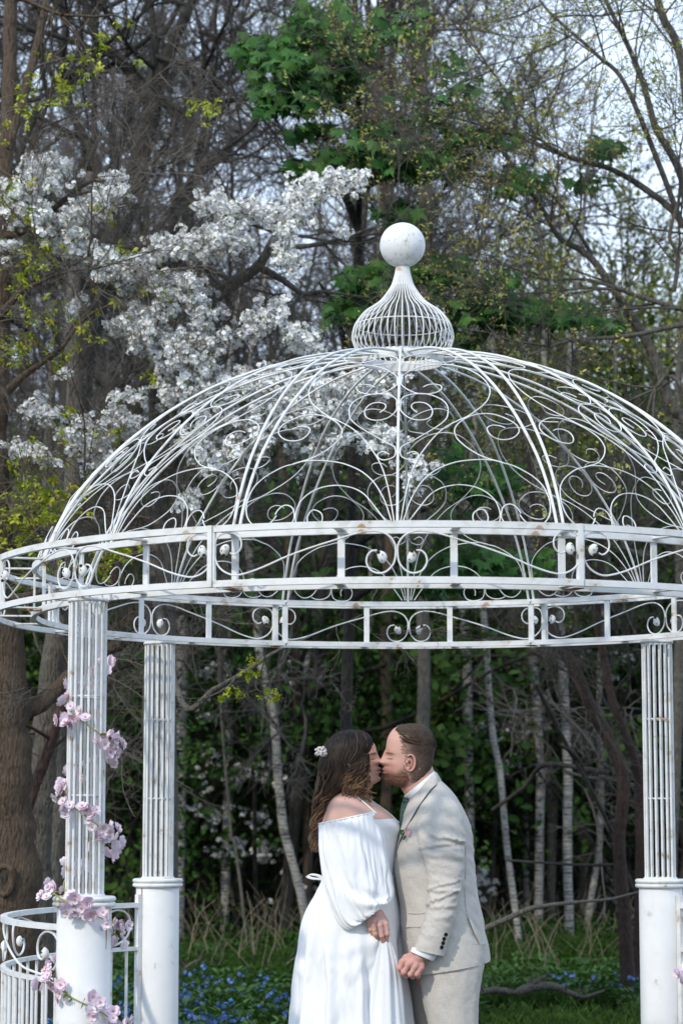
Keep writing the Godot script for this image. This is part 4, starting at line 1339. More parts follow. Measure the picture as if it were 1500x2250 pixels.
func far_wood() -> void:
	# bare trees that close the view: a few kinds, set out again and again
	var protos := []
	for k in 5:
		protos.append(far_tree("bare_tree", 900 + k, rnd(12.0, 15.0), m.grey if k % 2 else m.dark, kit.dusk, 0.8, 1.5, [Color(1, 1, 1), Color(1.15, 1.15, 1.15)], 13))
	var low := []
	for k in 3:
		low.append(far_tree("veiled_tree", 930 + k, rnd(7.0, 8.5), m.grey, kit.veil, 0.7, 1.5, [Color(1, 1, 1), Color(1.25, 1.15, 0.9), Color(0.85, 0.9, 0.85)], 15))
	rng.seed = 4242
	var used := {}
	var spots := []
	for k in 28:          # denser towards the left, as the photograph shows
		var depth := rnd(23.0, 50.0)
		var px := rnd(-200.0, 880.0)
		spots.append([px, depth, 1.0])
	for k in 8:
		spots.append([rnd(980.0, 1800.0), rnd(36.0, 52.0), rnd(0.5, 0.65)])
	for s in spots:
		var k := rng.randi() % 5
		var o: Node3D = protos[k] if not used.has(k) else protos[k].duplicate()
		used[k] = true
		o.name = numbered("bare_tree")
		add_child(o)
		o.position = Vector3(spot(s[0], 1781, s[1]).x, 0, -s[1])
		o.rotation.y = rnd(0, TAU)
		o.scale = Vector3.ONE * float(s[2]) * rnd(0.85, 1.15)
		tag(o, "bare grey woodland tree standing far behind the gazebo", "tree", "bare trees deep in the wood")
	used = {}
	for k in 52:
		var depth := rnd(25.0, 46.0)
		var px := rnd(850.0, 1700.0) if k % 4 else rnd(-250.0, 850.0)
		var q := rng.randi() % 3
		var o: Node3D = low[q] if not used.has(q) else low[q].duplicate()
		used[q] = true
		o.name = numbered("veiled_tree")
		add_child(o)
		o.position = Vector3(spot(px, 1781, depth).x, 0, -depth)
		o.rotation.y = rnd(0, TAU)
		o.scale = Vector3.ONE * (rnd(0.85, 1.15) if px > 850.0 else rnd(0.6, 0.85))
		tag(o, "low tree veiled in olive green new leaf deep in the wood", "tree", "trees coming into leaf")
	# shrubs of the understorey
	var kinds := []
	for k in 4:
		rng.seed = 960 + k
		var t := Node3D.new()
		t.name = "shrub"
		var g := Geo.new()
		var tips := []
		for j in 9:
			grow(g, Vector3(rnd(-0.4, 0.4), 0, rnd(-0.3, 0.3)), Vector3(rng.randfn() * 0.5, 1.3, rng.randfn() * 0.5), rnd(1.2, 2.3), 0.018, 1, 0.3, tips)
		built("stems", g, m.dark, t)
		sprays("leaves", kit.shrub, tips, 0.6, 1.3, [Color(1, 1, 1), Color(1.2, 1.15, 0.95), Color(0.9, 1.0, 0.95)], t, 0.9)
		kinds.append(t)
	used = {}
	rng.seed = 5151
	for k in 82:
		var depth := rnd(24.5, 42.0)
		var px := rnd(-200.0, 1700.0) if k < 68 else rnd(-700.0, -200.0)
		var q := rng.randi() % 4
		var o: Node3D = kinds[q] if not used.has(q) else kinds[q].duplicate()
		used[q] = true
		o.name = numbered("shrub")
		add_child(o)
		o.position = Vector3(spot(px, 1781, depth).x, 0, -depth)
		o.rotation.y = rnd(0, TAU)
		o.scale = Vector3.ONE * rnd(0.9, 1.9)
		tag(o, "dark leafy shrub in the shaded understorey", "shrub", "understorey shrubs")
	# beyond them the wood reads as one mass
	var places := []
	var cols := []
	for k in 4400:
		var depth := rnd(52.0, 66.0)
		var px := rnd(-500.0, 2000.0)
		var high := 7.5 if px < 900 else 8.5
		var y := high * pow(rng.randf(), 1.35)
		places.append(aim(Vector3(rng.randfn() * 0.7, 1, rng.randfn() * 0.7), rnd(1.4, 3.0), Vector3(spot(px, 1781, depth).x, y, -depth)))
		cols.append(Color(1, 1, 1) * rnd(0.8, 1.2))
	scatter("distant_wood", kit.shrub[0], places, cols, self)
	var tg := Geo.new()
	for k in 150:
		var depth := rnd(48.0, 66.0)
		var x := spot(rnd(-500.0, 2000.0), 1781, depth).x
		var p := PackedVector3Array()
		for j in 5:
			p.append(Vector3(x + j * rnd(-0.3, 0.3), j * 3.2, -depth))
		tg.tube(p, rnd(0.06, 0.14), 0.03, 5)
	tag(built("distant_trunks", tg, m.dark, self), "", "", "", "stuff")


# ---------- floor of the wood
func build_undergrowth() -> void:
	rng.seed = 31337
	var blade := Geo.new()
	for k in 16:
		var a := rnd(0, TAU)
		var r := rnd(0.0, 0.05)
		var h := rnd(0.08, 0.2)
		var w := rnd(0.003, 0.006)
		var bend := Vector3(cos(a * 3.0), 0, sin(a * 3.0)) * h * rnd(0.2, 0.7)
		var s := Vector3(sin(a), 0, -cos(a)) * w
		var o := Vector3(cos(a) * r, 0, sin(a) * r)
		var pts := PackedVector3Array([o - s, o + s, o - s * 0.8 + bend * 0.35 + Vector3(0, h * 0.6, 0), o + s * 0.8 + bend * 0.35 + Vector3(0, h * 0.6, 0), o + bend + Vector3(0, h * 0.95, 0), o + bend + Vector3(0, h, 0)])
		blade.grid(pts, 2, PackedColorArray([Color(0.042, 0.088, 0.018) * rnd(0.7, 1.4)]), false)
	var tuft := blade.mesh(m.grass)
	var places := []
	var cols := []
	for k in 15000:
		var depth := 10.5 + 18.0 * pow(rng.randf(), 0.8)
		var x := rnd(-0.17, 0.17) * depth
		var gap := sin(x * 2.1 + depth) * sin(x * 0.7 - depth * 1.3)
		if gap < -0.55 and depth > 17.0 or x > 0.85 and x < 1.95 and depth > 15.5 and depth < 16.8: continue
		places.append(Transform3D(Basis(Vector3.UP, rnd(0, TAU)).scaled(Vector3.ONE * rnd(0.6, 1.3)), Vector3(x, ground_at(x, -depth), -depth)))
		cols.append(Color(1, 1, 1) * rnd(0.6, 1.2))
	scatter("grass", tuft, places, cols, self)
	# leafy herbs with small blue flowers
	var herb := leaf_cluster(701, 16, 0.06, Color(0.05, 0.115, 0.03), 0.5)
	for k in 14:
		var d := Vector3(rng.randfn() * 0.6, 1.2, rng.randfn() * 0.6).normalized()
		var b := Basis.looking_at(Vector3(d.x, 0.2, d.z).normalized(), Vector3.UP) * Basis(Vector3.RIGHT, -PI / 2)
		leaf_shape(herb, Transform3D(b, d * rnd(0.06, 0.17)), 0.055, 0.026, Color(0.06, 0.13, 0.03) * rnd(0.7, 1.4))
	var herb_mesh := herb.mesh(m.leaf)
	var fl := Geo.new()
	for k in 6:
		var top := Vector3(rng.randfn() * 0.03, rnd(0.15, 0.25), rng.randfn() * 0.03)
		fl.tube(PackedVector3Array([Vector3.ZERO, top * 0.5 + Vector3(0.004, 0, 0), top]), 0.0016, 0.001, 3, Color(0.06, 0.12, 0.03), Color(0.06, 0.12, 0.03))
		for j in 3:
			rosette(fl, top + any_dir() * 0.012, (any_dir() + Vector3(0, 0.5, 0.8)).normalized(), 0.0115, Color(0.06, 0.2, 0.56), 1)
	for j in fl.c.size():
		if fl.c[j].r > 0.2: fl.c[j] = Color(0.09, 0.2, 0.46)
	var flower_mesh := fl.mesh(m.leaf)
	places = []
	cols = []
	var fp := []
	var fc := []
	for k in 8500:
		var depth := 12.8 + 12.5 * pow(rng.randf(), 1.1)
		var x := rnd(-0.17, 0.17) * depth
		var patch := sin(x * 1.7 + 0.6 * depth) + sin(x * 0.9 - depth * 0.8 + 2.0)
		if patch < -0.7 or x > 0.85 and x < 1.95 and depth > 15.3 and depth < 17.0: continue
		var at := Vector3(x, ground_at(x, -depth), -depth)
		places.append(Transform3D(Basis(Vector3.UP, rnd(0, TAU)).scaled(Vector3.ONE * rnd(0.7, 1.4)), at))
		cols.append(Color(1, 1, 1) * rnd(0.55, 1.25))
		if depth < 17.4 and rng.randf() < 0.06:
			fp.append(Transform3D(Basis(Vector3.UP, rnd(0, TAU)).scaled(Vector3.ONE * rnd(0.8, 1.3)), at + Vector3(rnd(-0.05, 0.05), 0.02, 0)))
			fc.append(Color(1, 1, 1) * rnd(0.8, 1.25))
	scatter("herbs", herb_mesh, places, cols, self)
	scatter("blue_flowers", flower_mesh, fp, fc, self)
	# dead pale stems and brambles
	var st := Geo.new()
	for k in 420:
		var depth := rnd(18.5, 29.0)
		var x := rnd(-0.16, 0.16) * depth
		var p := Vector3(x, ground_at(x, -depth), -depth)
		var d := Vector3(rng.randfn() * 0.35, 1, rng.randfn() * 0.3)
		var pts := PackedVector3Array()
		for j in 6:
			pts.append(p)
			p += d.normalized() * rnd(0.1, 0.2)
			d += Vector3(rng.randfn() * 0.25, -0.12, rng.randfn() * 0.2)
		var c := Color(0.3, 0.25, 0.17) * rnd(0.35, 1.1)
		st.tube(pts, rnd(0.0025, 0.0055), 0.0015, 4, c, c)
	tag(built("dead_stems", st, m.twig, self), "", "", "", "stuff")
	var neb := []
	var nc := []
	for k in 700:
		var depth := rnd(21.0, 31.0)
		var x := rnd(-0.17, 0.17) * depth
		neb.append(aim(Vector3(rng.randfn() * 0.4, 1, rng.randfn() * 0.4), rnd(0.4, 0.75), Vector3(x, ground_at(x, -depth) - 0.05, -depth)))
		nc.append(Color(1.0, 1.1, 0.9) * rnd(0.8, 1.2))
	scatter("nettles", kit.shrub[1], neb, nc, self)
	# rotten logs and broken branches
	base = Vector3.ZERO
	var logs := [
		["rotten_log", "broken brown log with a raised end among the blue flowers", [[1135, 2182, 16.4, 0.026], [1165, 2170, 16.4, 0.034], [1195, 2166, 16.4, 0.03], [1240, 2172, 16.4, 0.022]]],
		["log_spur", "pale splintered stump spur on the broken log", [[1160, 2170, 16.4, 0.03], [1180, 2155, 16.4, 0.02], [1200, 2145, 16.4, 0.012]]],
		["forked_dead_branch", "thin forked dead branch reaching right from the broken log", [[1230, 2172, 16.4, 0.022], [1255, 2182, 16.4, 0.018], [1285, 2190, 16.4, 0.014], [1328, 2176, 16.4, 0.007]]],
		["flat_bark", "flat pale strip of bark left of the broken log", [[1050, 2180, 16.4, 0.02], [1090, 2176, 16.4, 0.025], [1130, 2180, 16.4, 0.018]]],
		["dark_log", "short dark red log lying just right of the rear left column", [[396, 2120, 19.0, 0.05], [412, 2150, 19.0, 0.055], [436, 2182, 19.0, 0.05]]],
		["snapped_stick", "snapped stick propped up behind the rear left column", [[390, 2140, 18.0, 0.012], [420, 2118, 18.0, 0.010], [440, 2108, 18.0, 0.006]]]]
	for q in logs:
		var first: Array = q[2][0]
		var o := tree_root(q[0], first[0], first[2], q[1], "log")
		var g := Geo.new()
		var l := limb(g, q[2], 9, 0.02)
		for k in 3:
			var t := rng.randi_range(1, l.size() - 1)
			g.tube(PackedVector3Array([l[t], l[t] + Vector3(rnd(-0.06, 0.06), rnd(0.03, 0.09), rnd(0, 0.05))]), 0.01, 0.004, 5)
		built("wood", g, m.cherry if q[0] == "dark_log" else m.grey, o)


# ---------- garlands of artificial pink blossom on two columns
func build_garlands() -> void:
	rng.seed = 88
	var meshes := []
	for k in 5:
		var g := Geo.new()
		rosette(g, Vector3.ZERO, Vector3(0, 0, 1), 0.0225, [Color(0.84, 0.74, 0.83), Color(0.86, 0.79, 0.86), Color(0.84, 0.69, 0.78), Color(0.84, 0.76, 0.85), Color(0.87, 0.82, 0.86)][k], 2)
		g.ball(Vector3(0, 0, 0.006), Vector3(0.004, 0.004, 0.004), 6, Color(0.6, 0.3, 0.35))
		for j in 6:
			var a := TAU * j / 6.0
			g.tube(PackedVector3Array([Vector3(0, 0, 0.004), Vector3(cos(a) * 0.006, sin(a) * 0.006, 0.013)]), 0.0006, 0.0006, 3, Color(0.7, 0.5, 0.3), Color(0.7, 0.5, 0.3))
		meshes.append(g.mesh(m.pink))
	for s in [-1.0, 1.0]:
		var c := GAZEBO + Basis(Vector3.UP, GAZEBO_TURN) * round_at(45.0 * s, 1.54, 0.0)
		base = c
		var t := thing("garland", "garland of pale pink fabric blossom wound round the %s column" % ["front left" if s < 0 else "front right"], "garland", c)
		var path := PackedVector3Array()
		var turns := 5.14
		var h := 1.93
		for k in 400:
			var f := k / 399.0
			var a := -4.156 + TAU * (turns if s < 0 else 2.6) * f
			h = 1.93 - 1.62 * f if s < 0 else 1.0 - 0.8 * f
			var r := 0.072 if h > 1.14 else 0.102
			if absf(h - 1.115) < 0.03: r = 0.12
			path.append(Vector3(sin(a) * r, h, cos(a) * r))
		var vg := Geo.new()
		vg.tube(path, 0.0022, 0.0022, 5, Color(0.35, 0.33, 0.08), Color(0.35, 0.33, 0.08))
		for q in 60:
			var b := path[rng.randi_range(2, 396)]
			var o := Vector3(b.x, 0, b.z).normalized()
			leaf_shape(vg, aim(o + any_dir() * 0.8, 1.0, b), 0.026, 0.012, Color(0.2, 0.24, 0.07))
		built("vine", vg, m.twig, t)
		var k := 4
		var step := 1 if s < 0 else 3
		while k < 398:
			var p := path[k]
			var outward := Vector3(p.x, 0, p.z).normalized()
			var bunch := rng.randi_range(2, 4)
			for j in bunch:
				var o := part("blossom", meshes[rng.randi() % 5], t)
				var d := (outward + any_dir() * 0.75 + Vector3(0, 0.15, 0)).normalized()
				o.transform = Transform3D(Basis.looking_at(-d, Vector3.UP) * Basis(Vector3(0, 0, 1), rnd(0, TAU)), p + outward * rnd(0.006, 0.036) + any_dir() * 0.034).scaled_local(Vector3.ONE * rnd(0.75, 1.2))
			k += rng.randi_range(2, 5) * step
			if rng.randf() < 0.1: k += 7


# ---------- people
var base := Vector3.ZERO


func pt(px: float, py: float, z := 0.0) -> Vector3:        # a point of a figure, z metres nearer than its middle plane
	return spot(px, py, DEPTH) + Vector3(0, 0, z) - base


# rows: [front x, front y, back x, back y, half width, z of the middle] in picture units and metres
func row_at(rows: Array, f: float) -> Array:
	var last := rows.size() - 1
	var k := clampi(int(f), 0, last - 1)
	var t := f - k
	var out := []
	for j in 6:
		var g := func(q: int) -> float:
			var r: Array = rows[clampi(q, 0, last)]
			return float(r[j]) if j < r.size() else 0.0
		out.append(cubic_interpolate(g.call(k), g.call(k + 1), g.call(k - 1), g.call(k + 2), t))
	return out


func loft(g: Geo, rows: Array, cols: int, per: int, power: float, shape, paint) -> void:
	var n := (rows.size() - 1) * per + 1
	var pts := PackedVector3Array()
	var colors := PackedColorArray()
	for r in n:
		var f := float(r) / per
		var q := row_at(rows, f)
		var front := pt(q[0], q[1])
		var back := pt(q[2], q[3])
		var mid := (front + back) * 0.5 + Vector3(0, 0, q[5])
		var u := (front - back) * 0.5
		var ul := maxf(u.length(), 1e-5)
		for k in cols:
			var a := TAU * k / cols
			var ca := signf(cos(a)) * pow(absf(cos(a)), power)
			var sa := signf(sin(a)) * pow(absf(sin(a)), power)
			var out := (u / ul * cos(a) + Vector3(0, 0, 1) * sin(a)).normalized()
			var p: Vector3 = mid + u * ca + Vector3(0, 0, q[4] * sa)
			if shape != null:
				p += out * float(shape.call(p, a, f))
			pts.append(p)
			colors.append(paint.call(p, a, f) if paint != null else Color.WHITE)
	var down: bool = pts[pts.size() - 1].y < pts[0].y
	g.grid(pts, cols, colors, true, 1.0)
	# make sure that the normals look outwards
	var first := g.v.size() - pts.size()
	var probe := first + (n / 2) * cols + cols / 4
	if g.n[probe].z < 0:
		for k in range(first, g.v.size()):
			g.n[k] = -g.n[k]


func depth_on(rows: Array, power: float, p: Vector3) -> float:      # how far the near side of a loft stands out at a place
	var best := 1e9
	var f := 0.0
	for k in (rows.size() - 1) * 8 + 1:
		var q := row_at(rows, k / 8.0)
		var a := pt(q[0], q[1])
		var b := pt(q[2], q[3])
		var t := clampf((p.x - b.x) / (a.x - b.x) if absf(a.x - b.x) > 1e-4 else 0.5, 0, 1)
		var d := absf(lerpf(b.y, a.y, t) - p.y)
		if d < best:
			best = d
			f = k / 8.0
	var q2 := row_at(rows, f)
	var fr := pt(q2[0], q2[1]).x
	var bk := pt(q2[2], q2[3]).x
	var c := clampf((p.x - (fr + bk) * 0.5) / ((fr - bk) * 0.5), -0.999, 0.999)
	return q2[5] + q2[4] * pow(sqrt(1.0 - pow(absf(c), 2.0 / power)), power)


# a smooth skin round tapered bones, meshed by surface nets
func nets(g: Geo, bones: Array, cell: float, blend: float, col: Callable) -> void:
	var lo := Vector3.INF
	var hi := -Vector3.INF
	var a := PackedVector3Array()
	var d := PackedVector3Array()
	var l := PackedFloat32Array()
	var r0 := PackedFloat32Array()
	var r1 := PackedFloat32Array()
	for b in bones:
		a.append(b[0])
		d.append(b[1] - b[0])
		l.append(maxf((b[1] - b[0]).length_squared(), 1e-8))
		r0.append(b[2])
		r1.append(b[3])
		var r: float = maxf(b[2], b[3]) + cell * 2.0
		lo = lo.min(b[0] - Vector3.ONE * r).min(b[1] - Vector3.ONE * r)
		hi = hi.max(b[0] + Vector3.ONE * r).max(b[1] + Vector3.ONE * r)
	var nx := int((hi.x - lo.x) / cell) + 2
	var ny := int((hi.y - lo.y) / cell) + 2
	var nz := int((hi.z - lo.z) / cell) + 2
	var field := PackedFloat32Array()
	field.resize(nx * ny * nz)
	var nb := a.size()
	var id := 0
	for z in nz:
		for y in ny:
			for x in nx:
				var p := lo + Vector3(x, y, z) * cell
				var s := 1e3
				for k in nb:
					var pa := p - a[k]
					var t := clampf(pa.dot(d[k]) / l[k], 0.0, 1.0)
					var e := (pa - d[k] * t).length() - lerpf(r0[k], r1[k], t)
					var h := maxf(blend - absf(s - e), 0.0) / blend
					s = minf(s, e) - h * h * blend * 0.25
				field[id] = s
				id += 1
	var index := PackedInt32Array()
	index.resize(nx * ny * nz)
	index.fill(-1)
	var corner := [0, 1, nx, nx + 1, nx * ny, nx * ny + 1, nx * ny + nx, nx * ny + nx + 1]
	var edges := [[0, 1], [2, 3], [4, 5], [6, 7], [0, 2], [1, 3], [4, 6], [5, 7], [0, 4], [1, 5], [2, 6], [3, 7]]
	var place := [Vector3(0, 0, 0), Vector3(1, 0, 0), Vector3(0, 1, 0), Vector3(1, 1, 0), Vector3(0, 0, 1), Vector3(1, 0, 1), Vector3(0, 1, 1), Vector3(1, 1, 1)]
	for z in nz - 1:
		for y in ny - 1:
			for x in nx - 1:
				var o := x + nx * (y + ny * z)
				var inside := 0
				for k in 8:
					if field[o + corner[k]] < 0.0:
						inside += 1
				if inside == 0 or inside == 8:
					continue
				var sum := Vector3.ZERO
				var count := 0
				for e in edges:
					var f0 := field[o + corner[e[0]]]
					var f1 := field[o + corner[e[1]]]
					if (f0 < 0.0) != (f1 < 0.0):
						sum += (place[e[0]] as Vector3).lerp(place[e[1]], f0 / (f0 - f1))
						count += 1
				var gr := Vector3(field[o + 1] - field[o], field[o + nx] - field[o], field[o + nx * ny] - field[o])
				gr += Vector3(field[o + corner[7]] - field[o + corner[6]], field[o + corner[7]] - field[o + corner[5]], field[o + corner[7]] - field[o + corner[3]])
				index[o] = g.v.size()
				var p := lo + (Vector3(x, y, z) + sum / count) * cell
				g.vert(p, gr.normalized(), col.call(p))
	for z in range(1, nz - 1):
		for y in range(1, ny - 1):
			for x in range(1, nx - 1):
				var o := x + nx * (y + ny * z)
				var s := field[o] < 0.0
				if s != (field[o + 1] < 0.0):
					g.quad(index[o], index[o - nx], index[o - nx - nx * ny], index[o - nx * ny])
				if s != (field[o + nx] < 0.0):
					g.quad(index[o], index[o - 1], index[o - 1 - nx * ny], index[o - nx * ny])
				if s != (field[o + nx * ny] < 0.0):
					g.quad(index[o], index[o - 1], index[o - 1 - nx], index[o - nx])


func bone(list: Array, p: Array, r: Array) -> void:      # a chain of joints
	for k in p.size() - 1:
		list.append([p[k], p[k + 1], r[k], r[k + 1]])


func strip(g: Geo, left: PackedVector3Array, right: PackedVector3Array, lift: float, thick: float, col := Color.WHITE) -> void:   # a band of cloth, slightly domed, with an underside
	var pts := PackedVector3Array()
	for s in 2:
		for k in left.size():
			for j in 5:
				var t := j / 4.0
				pts.append(left[k].lerp(right[k], t) + Vector3(0, 0, lift * sin(PI * t) + (0.0 if s else thick)))
	var half := pts.size() / 2
	g.grid(pts.slice(0, half), 5, PackedColorArray([col]), false)
	var first := g.v.size() - half
	for k in range(first, g.v.size()):
		if g.n[k].z < 0: g.n[k] = -g.n[k]
	g.grid(pts.slice(half), 5, PackedColorArray([col]), false)
	for k in range(first + half, g.v.size()):
		if g.n[k].z > 0: g.n[k] = -g.n[k]
	var n := left.size()
	for k in n - 1:
		for j in [0, 4]:
			g.flat([pts[k * 5 + j], pts[k * 5 + 5 + j], pts[half + k * 5 + 5 + j], pts[half + k * 5 + j]], col)
	for k in [0, n - 1]:
		g.flat([pts[k * 5], pts[k * 5 + 4], pts[half + k * 5 + 4], pts[half + k * 5]], col)


func line(list: Array, z: Callable) -> PackedVector3Array:
	var out := PackedVector3Array()
	for q in list:
		var p := pt(q[0], q[1])
		out.append(Vector3(p.x, p.y, z.call(p)))
	return out


func bump_at(a: float, center: float, width: float) -> float:
	var d := absf(wrapf(a - center, -PI, PI)) / width
	return exp(-d * d)


func make_cloth() -> void:
	var weave := Image.create(256, 256, false, Image.FORMAT_RGB8)
	var na := noise(0.05, 71, 3)
	var nb := noise(0.05, 72, 3)
	var nc := noise(0.012, 73, 4)
	for y in 256:
		for x in 256:
			var h := 0.5 * na.get_noise_2d(x * 0.25, y * 4.0) + 0.5 * nb.get_noise_2d(x * 4.0, y * 0.25)
			var f := 0.9 + 0.26 * h + 0.06 * nc.get_noise_2d(x, y)
			weave.set_pixel(x, y, srgb(0.6 * f, 0.565 * f, 0.52 * f))
	var wt := ImageTexture.create_from_image(weave)
	var wn := Image.create(256, 256, false, Image.FORMAT_L8)
	for y in 256:
		for x in 256:
			wn.set_pixel(x, y, Color.WHITE * (0.5 + 0.4 * nc.get_noise_2d(x * 3.0, y * 3.0)))
	wn.bump_map_to_normal_map(5.0)
	m.linen = tri_mapped(plain(Color.WHITE, 0.9), Vector3(8, 8, 8), wt, ImageTexture.create_from_image(wn), 0.5)
	m.chiffon = tri_mapped(plain(srgb(0.84, 0.85, 0.87), 0.75), Vector3(4, 4, 4), null, bump(0.03, 75, 1.0), 0.3)
	m.chiffon.backlight_enabled = true
	m.chiffon.backlight = Color(0.25, 0.25, 0.25)
	m.satin = tri_mapped(plain(srgb(0.83, 0.84, 0.86), 0.6), Vector3(5, 5, 5), null, bump(0.03, 76, 1.0), 0.25)
	m.shirt = plain(srgb(0.82, 0.84, 0.87), 0.8)
	m.skin = plain(Color.WHITE, 0.48, true)
	m.skin.subsurf_scatter_enabled = true
	m.skin.subsurf_scatter_strength = 0.12
	m.hair = plain(Color.WHITE, 0.45, true)
	m.stubble = plain(Color.WHITE, 0.75, true)
	m.lapel_line = plain(srgb(0.06, 0.042, 0.034), 0.85)  # dark brown for the line that follows the lapel edge
	m.tie = tri_mapped(plain(Color.WHITE, 0.5), Vector3(14, 14, 14), noise_map(0.02, 78, [0.3, 0.5, 0.6, 0.75], [srgb(0.02, 0.05, 0.045), srgb(0.035, 0.085, 0.075), srgb(0.12, 0.2, 0.18), srgb(0.04, 0.09, 0.08)], 256))
	m.gold = plain(srgb(0.85, 0.6, 0.25), 0.25)
	m.gold.metallic = 1.0
	m.button = plain(srgb(0.02, 0.014, 0.012), 0.35)
	m.leather = plain(srgb(0.12, 0.06, 0.03), 0.5)


const FAIR := Color(0.60, 0.36, 0.28)


func skin_tone(p: Vector3, tone: Color) -> Color:
	var q := sin(p.x * 71.0 + p.y * 37.0) * sin(p.y * 53.0 - p.z * 61.0)
	return tone * (1.0 + 0.04 * q)


const GROOM_HEAD := [[905, 1590.5, 904, 1590.5, 0.004], [882, 1593, 926, 1594, 0.036], [866, 1600, 940, 1606, 0.058], [857, 1610, 947, 1620, 0.069], [851, 1622, 951, 1634, 0.075], [848.5, 1634, 953, 1647, 0.077], [847, 1645, 952, 1659, 0.077], [847.5, 1651, 951, 1666, 0.077], [848.5, 1657, 950, 1673, 0.076], [849, 1664, 948, 1681, 0.075], [848.5, 1672, 946, 1689, 0.074], [847.5, 1680, 943, 1697, 0.072], [846.5, 1686, 940, 1703, 0.070], [846, 1691, 938, 1708, 0.068], [846, 1695, 936, 1711, 0.067], [846.5, 1699, 933, 1715, 0.066], [847, 1704, 929, 1719, 0.063], [849, 1711, 922, 1723, 0.058], [852, 1718, 915, 1727, 0.050], [858, 1724, 906, 1730, 0.038], [870, 1729, 898, 1732, 0.022], [882, 1731, 886, 1731, 0.003]]
const GROOM_NOSE := [[1645, 0.0], [1651, 3.0], [1657, 7.0], [1664, 10.0], [1670, 13.0], [1675, 15.5], [1679, 14.5], [1683, 7.0], [1686, 1.5], [1690, 0.0]]
const GROOM_MOUTH := [[1684, 0.0], [1690, 4.5], [1693, 4.5], [1695.5, 2.5], [1699, 5.0], [1703, 2.0], [1707, 1.0], [1713, 3.5], [1719, 3.0], [1725, 0.0]]
const BRIDE_HEAD := [[772, 1607.5, 771, 1607.5, 0.004], [793, 1610, 748, 1613, 0.038], [808, 1618, 730, 1625, 0.058], [818, 1628, 719, 1638, 0.068], [824, 1638, 713, 1651, 0.073], [826.5, 1647, 710, 1663, 0.074], [827.5, 1652, 710, 1670, 0.074], [827.5, 1657, 710, 1677, 0.074], [827, 1664, 712, 1686, 0.072], [827, 1671, 715, 1694, 0.071], [827.5, 1679, 719, 1702, 0.069], [828, 1685, 723, 1708, 0.067], [828, 1690, 727, 1712, 0.066], [828, 1695, 731, 1716, 0.064], [828, 1700, 736, 1720, 0.062], [828, 1705, 742, 1724, 0.060], [828, 1711, 750, 1727, 0.056], [827, 1717, 760, 1730, 0.048], [823, 1722, 770, 1732, 0.036], [814, 1727, 780, 1733, 0.02], [800, 1730, 796, 1730, 0.003]]
const BRIDE_NOSE := [[1652, 0.0], [1657, 2.0], [1662, 4.5], [1668, 8.0], [1673, 11.0], [1677, 10.0], [1681, 5.0], [1684, 1.0], [1687, 0.0]]
const BRIDE_MOUTH := [[1683, 0.0], [1688, 5.0], [1691, 6.0], [1694, 4.0], [1698, 6.5], [1702, 3.0], [1706, 2.5], [1712, 6.0], [1717, 4.5], [1723, 0.0]]


func along(list: Array, y: float) -> float:
	for k in list.size() - 1:
		if y <= list[k + 1][0]:
			return lerpf(list[k][1], list[k + 1][1], clampf((y - list[k][0]) / (list[k + 1][0] - list[k][0]), 0, 1))
	return 0.0


